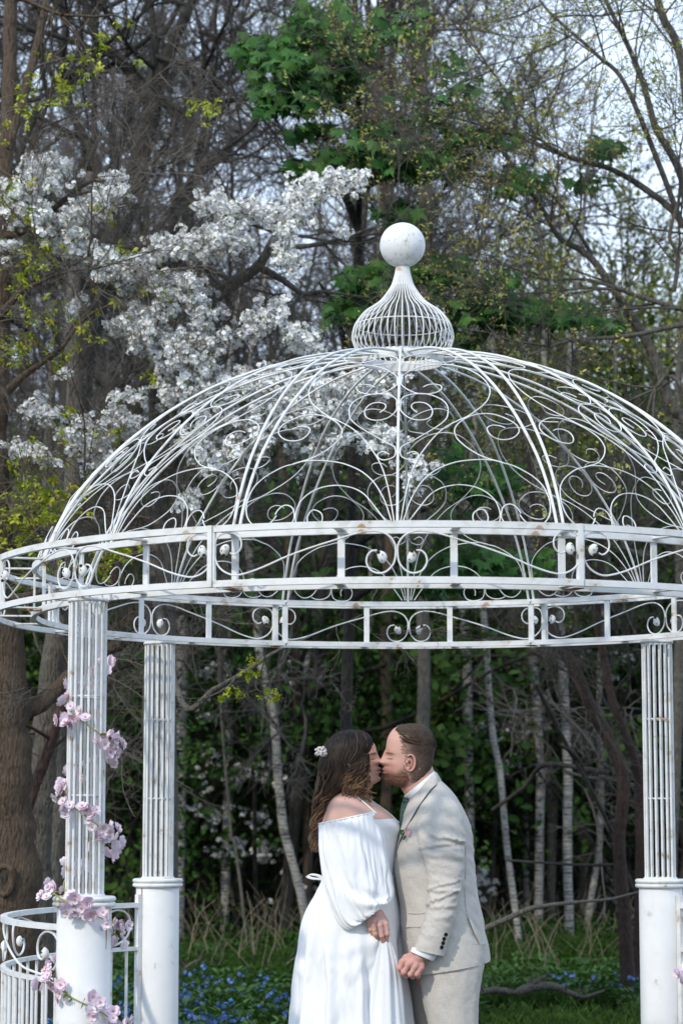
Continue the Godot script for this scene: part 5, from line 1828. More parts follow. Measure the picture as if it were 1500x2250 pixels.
func face(g: Geo, rows: Array, nose: Array, mouth_line: Array, eye: float, tone: Color, z_off: float, beard: bool) -> void:
	var mm := 1.0 / 569.0
	var shape := func(p: Vector3, a: float, f: float) -> float:
		var py: float = row_at(rows, f)[1]
		var off := 0.0
		var w := wrapf(a, -PI, PI)
		# the nose: a narrow ridge that widens towards the nostrils
		var tall := along(nose, py)
		var wide := 0.2 + 0.015 * tall
		off += tall * mm * exp(-pow(w / wide, 2.0))
		off += 1.5 * along(mouth_line, py) * mm * exp(-pow(w / 0.4, 2.0))
		off += 0.3 * mm * tall * exp(-pow((absf(w) - 0.22) / 0.09, 2.0)) * (1.0 if py > eye + 10 else 0.0)
		# eye sockets and closed lids, brow
		var s := exp(-pow((absf(w) - 0.50) / 0.20, 2.0))
		off -= 0.0055 * s * exp(-pow((py - eye) / 5.5, 2.0))
		off += 0.0035 * exp(-pow((absf(w) - 0.50) / 0.14, 2.0)) * exp(-pow((py - eye - 0.5) / 2.6, 2.0))
		off += 0.003 * exp(-pow((absf(w) - 0.45) / 0.3, 2.0)) * exp(-pow((py - eye + 9.0) / 3.0, 2.0))
		# cheek bones and the hollow below
		off += 0.003 * exp(-pow((absf(w) - 0.9) / 0.3, 2.0)) * exp(-pow((py - eye - 14.0) / 9.0, 2.0))
		return off
	var paint := func(p: Vector3, a: float, f: float) -> Color:
		var q := row_at(rows, f)
		var py: float = q[1]
		var w := absf(wrapf(a, -PI, PI))
		var c := skin_tone(p, tone)
		# flush of the cheeks and nose
		c = c.lerp(Color(0.56, 0.24, 0.2), 0.5 * exp(-pow((w - 0.85) / 0.45, 2.0)) * exp(-pow((py - eye - 17.0) / 11.0, 2.0)))
		# brow
		var brow := exp(-pow((w - 0.55) / 0.33, 4.0)) * exp(-pow((py - eye + 10.5 - 2.0 * w) / 2.6, 2.0))
		c = c.lerp(Color(0.09, 0.05, 0.03) if beard else Color(0.045, 0.025, 0.02), 0.85 * brow)
		# lashes of the closed eye
		var lash := exp(-pow((w - 0.58) / 0.2, 4.0)) * exp(-pow((py - eye - 3.0 + 3.0 * (w - 0.5)) / 1.6, 2.0))
		c = c.lerp(Color(0.05, 0.028, 0.022), 0.85 * lash)
		# lips
		var mouth: float = mouth_line[3][0]
		var lip := exp(-pow(w / 0.34, 4.0)) * exp(-pow((py - mouth) / 4.8, 4.0))
		c = c.lerp(Color(0.42, 0.15, 0.14), 0.75 * lip)
		c = c.lerp(Color(0.12, 0.04, 0.04), 0.7 * exp(-pow(w / 0.36, 4.0)) * exp(-pow((py - mouth) / 1.0, 2.0)))
		if beard:
			var hairs := 0.5 + 0.5 * sin(p.x * 900.0 + sin(p.y * 700.0) * 3.0) * sin(p.z * 800.0 + p.y * 500.0)
			var jaw := smoothstep(eye + 22.0 - 16.0 * smoothstep(1.0, 1.6, w), eye + 38.0 - 10.0 * smoothstep(1.0, 1.6, w), py) * smoothstep(2.05, 1.75, w)
			var tache := exp(-pow(w / 0.55, 4.0)) * exp(-pow((py - eye - 25.0) / 3.5, 2.0))
			c = c.lerp(Color(0.10, 0.042, 0.024), clampf((1.15 * jaw + 0.6 * tache) * (0.55 + 0.45 * hairs) * (1.0 - 0.7 * lip), 0, 1))
		return c
	var first := g.v.size()
	loft(g, rows, 88, 5, 0.93, shape, paint)
	for k in range(first, g.v.size()):
		g.v[k].z += z_off


func ear(g: Geo, px: float, py: float, z: float, h: float, tone: Color, side := 1.0) -> void:
	var c := pt(px, py, z)
	var ring := PackedVector3Array()
	for k in 15:
		var a := lerpf(-0.6, 4.7, k / 14.0)
		ring.append(c + Vector3(sin(a) * h * 0.30 + 0.002 * cos(a), cos(a) * h * 0.5 - 0.06 * h, side * (0.010 + 0.004 * cos(a))))
	var rr := PackedFloat32Array()
	for k in 15:
		rr.append(0.0045 - 0.0015 * absf(k / 7.0 - 1.0))
	g.tube(ring, 0, 0, 8, tone, tone, rr)
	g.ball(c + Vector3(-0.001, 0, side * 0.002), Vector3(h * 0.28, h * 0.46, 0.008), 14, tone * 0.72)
	g.ball(c + Vector3(-h * 0.12, -h * 0.42, side * 0.008), Vector3(0.006, 0.008, 0.005), 10, tone)
	g.ball(c + Vector3(-h * 0.2, -h * 0.02, side * 0.008), Vector3(0.004, 0.007, 0.005), 8, tone)
	g.ball(c + Vector3(-h * 0.04, -h * 0.02, side * 0.0085), Vector3(0.005, 0.009, 0.003), 8, Color(0.12, 0.035, 0.03))


const JACKET := [[926, 1716, 968, 1714, 0.068], [914, 1730, 985, 1729, 0.105], [901, 1748, 1000, 1746, 0.15], [892, 1766, 1011, 1764, 0.185], [887, 1783, 1020, 1782, 0.2], [880, 1807, 1030, 1807, 0.2], [875, 1832, 1036, 1831, 0.192], [867, 1876, 1040, 1868, 0.182], [864, 1912, 1044, 1916, 0.175], [869, 1950, 1048, 1950, 0.172], [875, 1997, 1053, 1985, 0.178], [879, 2047, 1061, 2030, 0.19], [883, 2090, 1069, 2073, 0.198], [889, 2124, 1073, 2100, 0.202], [893, 2141, 1073, 2111, 0.203]]
const GROOM_SLEEVE := [[940, 1752, 985, 1750, 0.03, 0.135], [921, 1776, 1004, 1772, 0.062, 0.14], [912, 1812, 1013, 1806, 0.072, 0.158], [914, 1845, 1016, 1843, 0.073, 0.172], [921, 1873, 1013, 1868, 0.07, 0.18], [930, 1905, 1012, 1900, 0.068, 0.186], [935, 1935, 1010, 1928, 0.066, 0.192], [935, 1962, 1006, 1952, 0.064, 0.198], [930, 1998, 999, 1983, 0.06, 0.205], [921, 2030, 991, 2013, 0.056, 0.212], [911, 2060, 981, 2052, 0.051, 0.218], [904, 2078, 970, 2093, 0.047, 0.222]]


func build_groom() -> void:
	base = Vector3(spot(985, 2400, DEPTH).x, 0, -DEPTH)
	var who := thing("person", "groom in cream linen suit and green tie kissing the bride", "person", base)
	var folds := noise(9.0, 81, 3)
	var fine := noise(26.0, 82, 2)
	var tone := Color(0.62, 0.36, 0.29)
	# body: head, neck, trunk, arms, legs and hands in one skin
	var g := Geo.new()
	face(g, GROOM_HEAD, GROOM_NOSE, GROOM_MOUTH, 1664.0, tone, 0.012, true)
	ear(g, 899, 1675, 0.081, 0.062, Color(0.66, 0.34, 0.28))
	ear(g, 899, 1675, -0.06, 0.062, Color(0.66, 0.34, 0.28), -1.0)
	var neck_paint := func(p: Vector3, _a: float, _f: float) -> Color: return skin_tone(p, Color(0.6, 0.33, 0.26))
	loft(g, [[884, 1690, 946, 1672, 0.05], [880, 1712, 950, 1686, 0.058], [879, 1728, 955, 1700, 0.061], [886, 1742, 962, 1716, 0.064], [895, 1760, 972, 1735, 0.075], [902, 1790, 985, 1765, 0.13], [895, 1830, 1015, 1825, 0.16], [892, 1900, 1020, 1900, 0.14], [892, 1990, 1030, 1990, 0.14], [900, 2080, 1040, 2080, 0.14], [905, 2130, 1040, 2130, 0.1]], 32, 4, 1.0, null, neck_paint)
	var bones := []
	for s in [1.0, -1.0]:
		bone(bones, [pt(965, 2120, 0.09 * s), pt(990, 2330, 0.095 * s), pt(1005, 2540, 0.095 * s)], [0.055, 0.045, 0.034])
		bone(bones, [pt(1005, 2540, 0.095 * s), pt(965, 2575, 0.1 * s)], [0.036, 0.028])
	bone(bones, [pt(965, 1790, 0.15), pt(972, 1950, 0.19), pt(935, 2080, 0.218)], [0.05, 0.042, 0.028])
	bone(bones, [pt(965, 1790, -0.15), pt(960, 1950, -0.2), pt(905, 2080, -0.18)], [0.05, 0.042, 0.028])
	bone(bones, [pt(960, 2100, 0), pt(960, 2140, 0)], [0.085, 0.085])
	nets(g, bones, 0.016, 0.03, func(p: Vector3) -> Color: return skin_tone(p, tone))
	hand(g, [[pt(926, 2088, 0.222), 0.026], [pt(916, 2096, 0.224), 0.027]],
		[[pt(882, 2104, 0.222), pt(874, 2119, 0.222), pt(880, 2130, 0.205), pt(888, 2128, 0.192)], [pt(893, 2111, 0.232), pt(883, 2128, 0.231), pt(889, 2136, 0.212), pt(896, 2130, 0.198)], [pt(907, 2116, 0.235), pt(897, 2132, 0.236), pt(902, 2138, 0.216), pt(908, 2130, 0.2)], [pt(921, 2117, 0.23), pt(911, 2132, 0.232), pt(914, 2137, 0.214), pt(918, 2129, 0.202)]],
		[pt(906, 2090, 0.212), pt(888, 2097, 0.196), pt(879, 2107, 0.19), pt(876, 2118, 0.188)], 1.0, Color(0.58, 0.31, 0.26))
	built("body", g, m.skin, who)
	# short brown hair, cropped close at the sides
	var hg := Geo.new()
	var grain := noise(60.0, 84, 3)
	var cover := func(a: float, py: float) -> float:       # >0 where hair grows
		var w := absf(wrapf(a, -PI, PI))
		var front := lerpf(0.5, 1.2, smoothstep(1601.0, 1616.0, py))     # receding at the temples
		if py > 1652.0: front = 1.3
		front += 0.10 * grain.get_noise_2d(py * 0.6, 3.0) + 0.05 * sin(py * 2.3)
		return minf((w - front) / 0.3, (1713.0 - 22.0 * smoothstep(2.0, 1.45, w) - py) / 6.0) if py > 1597.0 else 1.0
	var tuft := func(p: Vector3, a: float, f: float) -> float:
		var py: float = row_at(GROOM_HEAD, f)[1]
		var k: float = clampf(cover.call(a, py), -1.0, 1.0)
		var long := lerpf(0.0105, 0.0012, smoothstep(1600.0, 1656.0, py))
		return (long if k > 0 else -0.004) * smoothstep(-0.2, 0.8, k) - (0.004 if k <= 0 else 0.0) + (0.0022 * grain.get_noise_3d(p.x * 0.6, p.y * 0.8, p.z * 2.2) if k > 0 else 0.0)
	var brown := func(p: Vector3, a: float, f: float) -> Color:
		var py: float = row_at(GROOM_HEAD, f)[1]
		var n := 0.5 + 0.5 * grain.get_noise_3d(p.x * 0.7, p.y * 1.0, p.z * 2.5)
		var hair := Color(0.02, 0.014, 0.011).lerp(Color(0.09, 0.06, 0.044), n)
		var side := smoothstep(1625.0, 1690.0, py) * smoothstep(2.9, 1.5, absf(wrapf(a, -PI, PI)))
		var thin := clampf(0.34 * side + 0.95 * (1.0 - smoothstep(-0.1, 2.0 if py > 1612.0 else 0.9, float(cover.call(a, py)))), 0.0, 0.9)
		return hair.lerp(Color(0.42, 0.26, 0.2), thin * (0.75 + 0.5 * grain.get_noise_3d(p.x * 1.6, p.y * 0.9, p.z * 3.0)))
	loft(hg, GROOM_HEAD.slice(0, 19), 110, 6, 0.93, tuft, brown)
	for k in hg.v.size():
		hg.v[k].z += 0.012
	built("hair", hg, m.stubble, who)
	var lk := Geo.new()
	for k in 800:
		var f := rnd(0.2, 4.4)
		var a := rnd(0.75, 5.5)
		var q := row_at(GROOM_HEAD, f)
		if float(cover.call(a, q[1])) < -0.25: continue
		var path := PackedVector3Array()
		for j in 5:
			var ff := f + j * 0.11
			var aa := a + (0.10 if a < PI else -0.10) * j
			var w := row_at(GROOM_HEAD, ff)
			var fr := pt(w[0], w[1])
			var bk := pt(w[2], w[3])
			var o := ((fr - bk) * 0.5 * cos(aa) + Vector3(0, 0, w[4]) * sin(aa))
			path.append((fr + bk) * 0.5 + o * (1.0 + (0.155 - 0.012 * j) * lerpf(1.0, 0.45, clampf((w[1] - 1600.0) / 50.0, 0, 1))) + Vector3(0, 0.001, 0.012))
		var cc := Color(0.02, 0.014, 0.011).lerp(Color(0.115, 0.075, 0.052), rng.randf())
		lk.tube(path, 0.0016, 0.0006, 4, cc, cc)
	var lo := built("hair_strands", lk, m.stubble, who)
	lo.set_meta("kind", "stuff")
	# shirt collar and cuff
	var sg := Geo.new()
	loft(sg, [[889, 1747, 953, 1694, 0.064], [887, 1750, 955, 1695, 0.068], [891, 1755, 959, 1704, 0.072], [899, 1763, 966, 1718, 0.086], [905, 1790, 975, 1760, 0.1]], 40, 3, 1.0, null, null)
	var cuff := [[902, 2073, 957, 2088, 0.036, 0.222], [899, 2079, 950, 2099, 0.0345, 0.223], [897, 2083, 945, 2104, 0.033, 0.223], [899, 2080, 949, 2100, 0.030, 0.223]]
	loft(sg, cuff, 28, 3, 1.0, null, null)
	built("shirt", sg, m.shirt, who)
	var tg := Geo.new()
	strip(tg, line([[888, 1754], [881, 1766], [879, 1780], [877, 1800], [875, 1830], [868, 1870]], func(_p): return 0.02), line([[902, 1762], [893, 1775], [888, 1790], [883, 1808], [880, 1830], [874, 1870]], func(_p): return 0.055), 0.006, 0.004)
	tg.ball(pt(890, 1760, 0.03), Vector3(0.012, 0.014, 0.018), 12)
	built("tie", tg, m.tie, who, "dark green patterned tie")
	# jacket
	var drape := func(p: Vector3, a: float, f: float) -> float:
		var w := absf(wrapf(a, -PI, PI))
		var n := folds.get_noise_3d(p.x * 0.7, p.y * 0.8 + p.x * 0.5, p.z * 0.6)
		var back := smoothstep(1.7, 2.4, w)
		var diag := (1.0 - absf(fine.get_noise_3d(p.x * 0.3 + p.y * 0.32, p.y * 0.25, p.z * 0.2))) - 0.75
		return 0.006 * n + back * 0.009 * diag * smoothstep(4.0, 7.0, f) + 0.0012 * fine.get_noise_3d(p.x, p.y, p.z)
	var jg := Geo.new()
	loft(jg, JACKET, 84, 8, 0.9, drape, null)
	loft(jg, [[893, 2141, 1073, 2111, 0.2035], [897, 2137, 1068, 2108, 0.196], [900, 2100, 1062, 2070, 0.188]], 84, 2, 0.9, null, null)
	var jacket := built("jacket", jg, m.linen, who, "cream linen suit jacket")
	var on := func(p: Vector3) -> float: return depth_on(JACKET, 0.9, p)
	var crease := func(p: Vector3, a: float, f: float) -> float:
		# cloth bunched across the arm: deep folds below the shoulder and inside the elbow
		var s := 0.0
		var w := wrapf(a, -PI, PI)
		for c in [[2.75, 0.5, 0.011, 0.16], [3.4, -0.25, 0.004, 0.16], [4.2, 0.3, 0.004, 0.2], [6.3, -0.3, 0.004, 0.16], [6.8, 0.25, 0.005, 0.16], [7.25, -0.35, 0.006, 0.15], [7.8, 0.3, 0.004, 0.16], [8.6, 0.25, 0.002, 0.2]]:
			var at: float = c[0] + c[1] * (w - 1.4) * 0.7 + 0.12 * folds.get_noise_2d(w * 0.25, c[0])
			var d: float = (f - at) / c[3]
			s += c[2] * (exp(-d * d) - 0.75 * exp(-pow(d - 1.5, 2.0))) * (0.55 + 0.45 * cos(w - 1.7 - c[1])) * (bump_at(w, 2.1, 0.8) if c[0] < 3.0 else 1.0)
		s += 0.007 * folds.get_noise_3d(p.x * 0.8, p.y * 1.5 + p.x * 0.6, p.z)
		s += 0.0025 * fine.get_noise_3d(p.x * 0.7, p.y * 1.1 + p.x * 0.4, p.z)
		return s * smoothstep(0.3, 2.0, f) * (1.0 if f < 9.0 else lerpf(1.0, 0.35, (f - 9.0) / 2.0))
	var sl := Geo.new()
	loft(sl, GROOM_SLEEVE, 64, 12, 0.95, crease, null)
	loft(sl, [[904, 2078, 970, 2093, 0.047, 0.222], [907, 2076, 966, 2089, 0.043, 0.222], [912, 2060, 975, 2060, 0.045, 0.218]], 64, 2, 0.95, null, null)
	built("sleeve", sl, m.linen, jacket)
	var far := []
	for r in GROOM_SLEEVE:
		far.append([r[0] - 14, r[1], r[2] - 22, r[3], r[4], -r[5]])
	var fs := Geo.new()
	loft(fs, far, 40, 5, 0.95, crease, null)
	built("sleeve", fs, m.linen, jacket)
	var over := func(p: Vector3) -> float: return depth_on(GROOM_SLEEVE, 0.95, p)
	for q in [[974, 2046], [970, 2055], [968, 2064], [965, 2073]]:
		var bt := Geo.new()
		var c := pt(q[0] - 1.5, q[1])
		c.z = float(over.call(c)) + 0.002
		bt.lathe([Vector2(0.0, 0.0), Vector2(0.0068, 0.0), Vector2(0.0078, 0.0015), Vector2(0.0068, 0.0034), Vector2(0.0045, 0.0024), Vector2(0.0, 0.0026)], 14)
		var bb := built("cuff_button", bt, m.button, jacket)
		bb.position = c
		bb.rotation = Vector3(PI / 2, 0.25, 0)
	# collar and lapel, with a thin dark brown line along the outer edge
	var inner := [[957, 1697], [945, 1709], [927, 1727], [916, 1742], [907, 1762], [893, 1781], [884, 1802], [876, 1836], [868, 1876]]
	var outer := [[969, 1715], [956, 1724], [943, 1735], [928, 1754], [914, 1774], [901, 1797], [888, 1821], [875, 1851], [869, 1880]]
	var lz := func(p: Vector3) -> float: return maxf(float(on.call(p)), 0.02) + 0.009
	var li := line(inner, func(p: Vector3) -> float: return clampf(float(on.call(p)), 0.03, 0.085) + 0.002)
	var lo2 := line(outer, lz)
	var lg := Geo.new()
	strip(lg, smooth(li, 3), smooth(lo2, 3), 0.006, 0.004)
	built("lapel", lg, m.linen, jacket)
	var pg := Geo.new()
	var pp := PackedVector3Array()
	for q in smooth(lo2, 4):
		pp.append(q + Vector3(0.0022, -0.0015, -0.004))
	pg.tube(pp, 0.0009, 0.0026, 6)
	built("lapel_edge_line", pg, m.lapel_line, jacket)
	# pocket flap, its stitched welt, side vent
	var flap_z := func(p: Vector3) -> float: return float(on.call(p)) + 0.004 + 0.012 * clampf((pt(0, 2003).y - p.y) / 0.054, 0.0, 1.0)
	var fl := Geo.new()
	strip(fl, line([[893, 2003], [892, 2018], [890, 2034]], flap_z), line([[936, 1999], [936, 2014], [936, 2031]], flap_z), 0.002, 0.004)
	built("pocket_flap", fl, m.linen, jacket)
	var seam := Geo.new()
	seam.tube(line([[892, 2004], [905, 2003], [920, 2002], [936, 2000]], func(p): return float(on.call(p)) + 0.010), 0.0012, 0.0012, 5)
	built("pocket_welt", seam, m.linen, jacket)
	var vz := func(p: Vector3) -> float: return float(on.call(p)) + 0.003
	var vent := Geo.new()
	strip(vent, smooth(line([[1023, 2012], [1030, 2029], [1038, 2048], [1047, 2066], [1054, 2088], [1060, 2113]], vz), 3), smooth(line([[1026, 2010], [1036, 2027], [1046, 2046], [1055, 2064], [1062, 2085], [1066, 2111]], vz), 3), 0.001, 0.005)
	built("vent_edge", vent, m.linen, jacket)
	var side_seam := Geo.new()
	side_seam.tube(smooth(line([[1012, 1815], [1018, 1860], [1019, 1910], [1017, 1960], [1019, 1995], [1023, 2012]], vz), 5), 0.0016, 0.0016, 5)
	built("side_seam", side_seam, m.linen, jacket)
	# trousers
	var crumple := func(p: Vector3, a: float, f: float) -> float:
		return 0.006 * folds.get_noise_3d(p.x * 0.8, p.y * 0.5, p.z * 0.8) + 0.002 * fine.get_noise_3d(p.x, p.y, p.z) + 0.004 * bump_at(a, 1.15, 0.12) - 0.004 * bump_at(a, 2.2, 0.2) * smoothstep(0.0, 2.0, f)
	for s in [1.0, -1.0]:
		var dx := 0.0 if s > 0 else -26.0
		var tr := Geo.new()
		loft(tr, [[912 + dx, 2080, 1064 + dx, 2070, 0.095, 0.092 * s], [916 + dx, 2120, 1060 + dx, 2110, 0.1, 0.092 * s], [921 + dx, 2150, 1054 + dx, 2150, 0.1, 0.095 * s], [928 + dx, 2203, 1048 + dx, 2195, 0.098, 0.098 * s], [938 + dx, 2250, 1046 + dx, 2250, 0.094, 0.1 * s], [950 + dx, 2340, 1044 + dx, 2340, 0.08, 0.1 * s], [956 + dx, 2450, 1044 + dx, 2450, 0.07, 0.1 * s], [957 + dx, 2572, 1046 + dx, 2576, 0.068, 0.1 * s]], 48, 8, 0.95, crumple, null)
		built("trouser_leg", tr, m.linen, who)
		var sh := Geo.new()
		var sc := pt(985 + dx, 2576, 0.1 * s)
		sc.y = 0.045
		sh.ball(sc + Vector3(0.04, 0.012, 0), Vector3(0.055, 0.055, 0.04), 14)
		sh.ball(sc + Vector3(-0.06, -0.012, 0), Vector3(0.12, 0.034, 0.045), 16)
		built("shoe", sh, m.leather, who)
	# wedding band
	var rg := Geo.new()
	var rp := PackedVector3Array()
	var rc := (pt(907, 2116, 0.235) as Vector3).lerp(pt(897, 2132, 0.236), 0.62)
	var ax := (pt(897, 2132, 0.236) - pt(907, 2116, 0.235)).normalized()
	var e1 := ax.cross(Vector3(0, 0, 1)).normalized()
	var e2 := ax.cross(e1)
	for k in 17:
		rp.append(rc + (e1 * cos(TAU * k / 16.0) + e2 * sin(TAU * k / 16.0)) * 0.0102)
	rg.tube(rp, 0.0018, 0.0018, 6)
	built("wedding_band", rg, m.gold, who)
	# buttonhole flower
	var at := pt(893, 1828)
	at.z = float(on.call(at)) + 0.02
	var bo := Geo.new()
	rosette(bo, at, Vector3(0.2, 0.3, 1).normalized(), 0.015, Color(0.76, 0.5, 0.52), 3)
	var bout := built("buttonhole_flower", bo, m.pink, who, "small pink rose in the buttonhole")
	var bl := Geo.new()
	for q in [[886, 1824, -0.4], [884, 1832, -0.9], [890, 1835, 0.3]]:
		leaf_shape(bl, Transform3D(Basis(Vector3(0, 0, 1), 2.2 + q[2]), pt(q[0], q[1], at.z - 0.008)), 0.022, 0.012, Color(0.06, 0.13, 0.04))
	built("leaf", bl, m.leaf, bout)


func hand(g: Geo, wrist: Array, fingers: Array, thumb: Array, size: float, tone: Color) -> void:
	var bones := []
	var root: Vector3 = wrist[0][0]
	bones.append([wrist[0][0], wrist[1][0], wrist[0][1] * 0.9, wrist[1][1] * 0.85])
	for f in fingers:
		bones.append([(wrist[1][0] as Vector3).lerp(f[0], 0.15), f[0], 0.0145 * size, 0.0108 * size])
		bone(bones, f, [0.0106 * size, 0.0096 * size, 0.0085 * size, 0.0070 * size])
	for k in fingers.size() - 1:
		bones.append([(fingers[k][0] as Vector3).lerp(root, 0.2), (fingers[k + 1][0] as Vector3).lerp(root, 0.2), 0.010 * size, 0.010 * size])
	bone(bones, thumb, [0.015 * size, 0.012 * size, 0.0105 * size, 0.0085 * size])
	var tips := []
	for f in fingers:
		tips.append(f[1])
		tips.append(f[3])
	var col := func(p: Vector3) -> Color:
		var c := skin_tone(p, tone)
		for t in tips:
			var d: float = p.distance_to(t) / 0.013
			c = c.lerp(Color(0.55, 0.24, 0.2), 0.4 * exp(-d * d))
		return c
	nets(g, bones, 0.003, 0.0055, col)


func rosette(g: Geo, at: Vector3, face_dir: Vector3, r: float, col: Color, layers: int) -> void:     # petals round a heart, each a cupped sheet
	var b := Basis.looking_at(-face_dir, Vector3.UP if absf(face_dir.y) < 0.9 else Vector3.RIGHT)
	for l in layers:
		var size := r * (1.0 - 0.25 * l)
		for k in 5:
			var turn := TAU * (k + 0.5 * l) / 5.0 + 0.3 * l
			var pts := PackedVector3Array()
			var cols := PackedColorArray()
			for j in 5:
				var t := j / 4.0
				var wide := size * 0.52 * sin(PI * clampf(0.16 + 0.74 * t, 0, 1))
				for e in 3:
					var s := e - 1.0
					var long := size * t * (1.0 - 0.10 * (1.0 if e == 1 and j == 4 else 0.0))
					var lift := size * (0.22 * l + 0.45 * t * t * (0.4 + 0.35 * l) + 0.14 * s * s * t)
					pts.append(at + b * (Basis(Vector3(0, 0, 1), turn) * Vector3(s * wide, long, lift)))
					cols.append(col.lerp(Color(0.75, 0.4, 0.52), 0.25 * (1.0 - t)))
			g.grid(pts, 3, cols, false)


func leaf_shape(g: Geo, x: Transform3D, long: float, wide: float, col: Color) -> void:
	var rows := [[0.0, 0.04], [0.3, 0.85], [0.6, 0.9], [0.85, 0.45], [1.0, 0.03]]
	var pts := PackedVector3Array()
	for r in rows:
		for s in [-1.0, 0.0, 1.0]:
			pts.append(x * Vector3(s * wide * r[1] * 0.5, long * r[0], 0.15 * wide * absf(s) * r[1] - 0.18 * long * r[0] * r[0]))
	g.grid(pts, 3, PackedColorArray([col]), false)


const BRIDE_TRUNK := [[788, 1722, 748, 1722, 0.046], [790, 1732, 745, 1732, 0.052], [792, 1740, 742, 1741, 0.068], [800, 1748, 733, 1748, 0.105], [812, 1757, 724, 1757, 0.14], [832, 1771, 715, 1773, 0.166], [852, 1785, 707, 1792, 0.178], [866, 1798, 703, 1807, 0.182], [876, 1814, 702.5, 1825, 0.165], [876, 1832, 705, 1845, 0.148], [871, 1862, 708, 1870, 0.138], [866, 1895, 711, 1897, 0.134], [863, 1918, 713, 1917, 0.132], [863, 1940, 712, 1936, 0.135], [863, 1965, 702, 1966, 0.14], [864, 1990, 688, 1996, 0.15], [864, 2025, 678, 2028, 0.155]]
const SKIRT := [[868, 1922, 709, 1922, 0.146], [869, 1940, 705, 1936, 0.152], [872, 1965, 692, 1966, 0.17], [876, 1992, 674, 1997, 0.184], [879, 2030, 662, 2029, 0.192], [882, 2075, 657, 2072, 0.198], [885, 2120, 655, 2115, 0.205], [890, 2170, 652, 2165, 0.215], [899, 2250, 646, 2250, 0.235], [912, 2360, 634, 2360, 0.27], [926, 2480, 620, 2480, 0.31], [938, 2590, 606, 2590, 0.34]]
const BRIDE_SLEEVE := [[824, 1784, 701.5, 1810, 0.098, 0.105], [830, 1796, 701, 1820, 0.106, 0.107], [840, 1832, 703, 1845, 0.106, 0.114], [848, 1880, 705, 1882, 0.106, 0.124], [855, 1922, 709, 1920, 0.102, 0.135], [858, 1950, 718, 1958, 0.1, 0.15], [857, 1968, 733, 2000, 0.094, 0.165], [852, 1977, 752, 2030, 0.083, 0.18], [846, 1981, 772, 2036, 0.068, 0.192], [840, 1983, 790, 2022, 0.05, 0.2], [836, 1983, 801, 2003, 0.033, 0.204], [835, 1985, 803, 2000, 0.029, 0.205], [833, 1980, 806, 1994, 0.026, 0.205]]


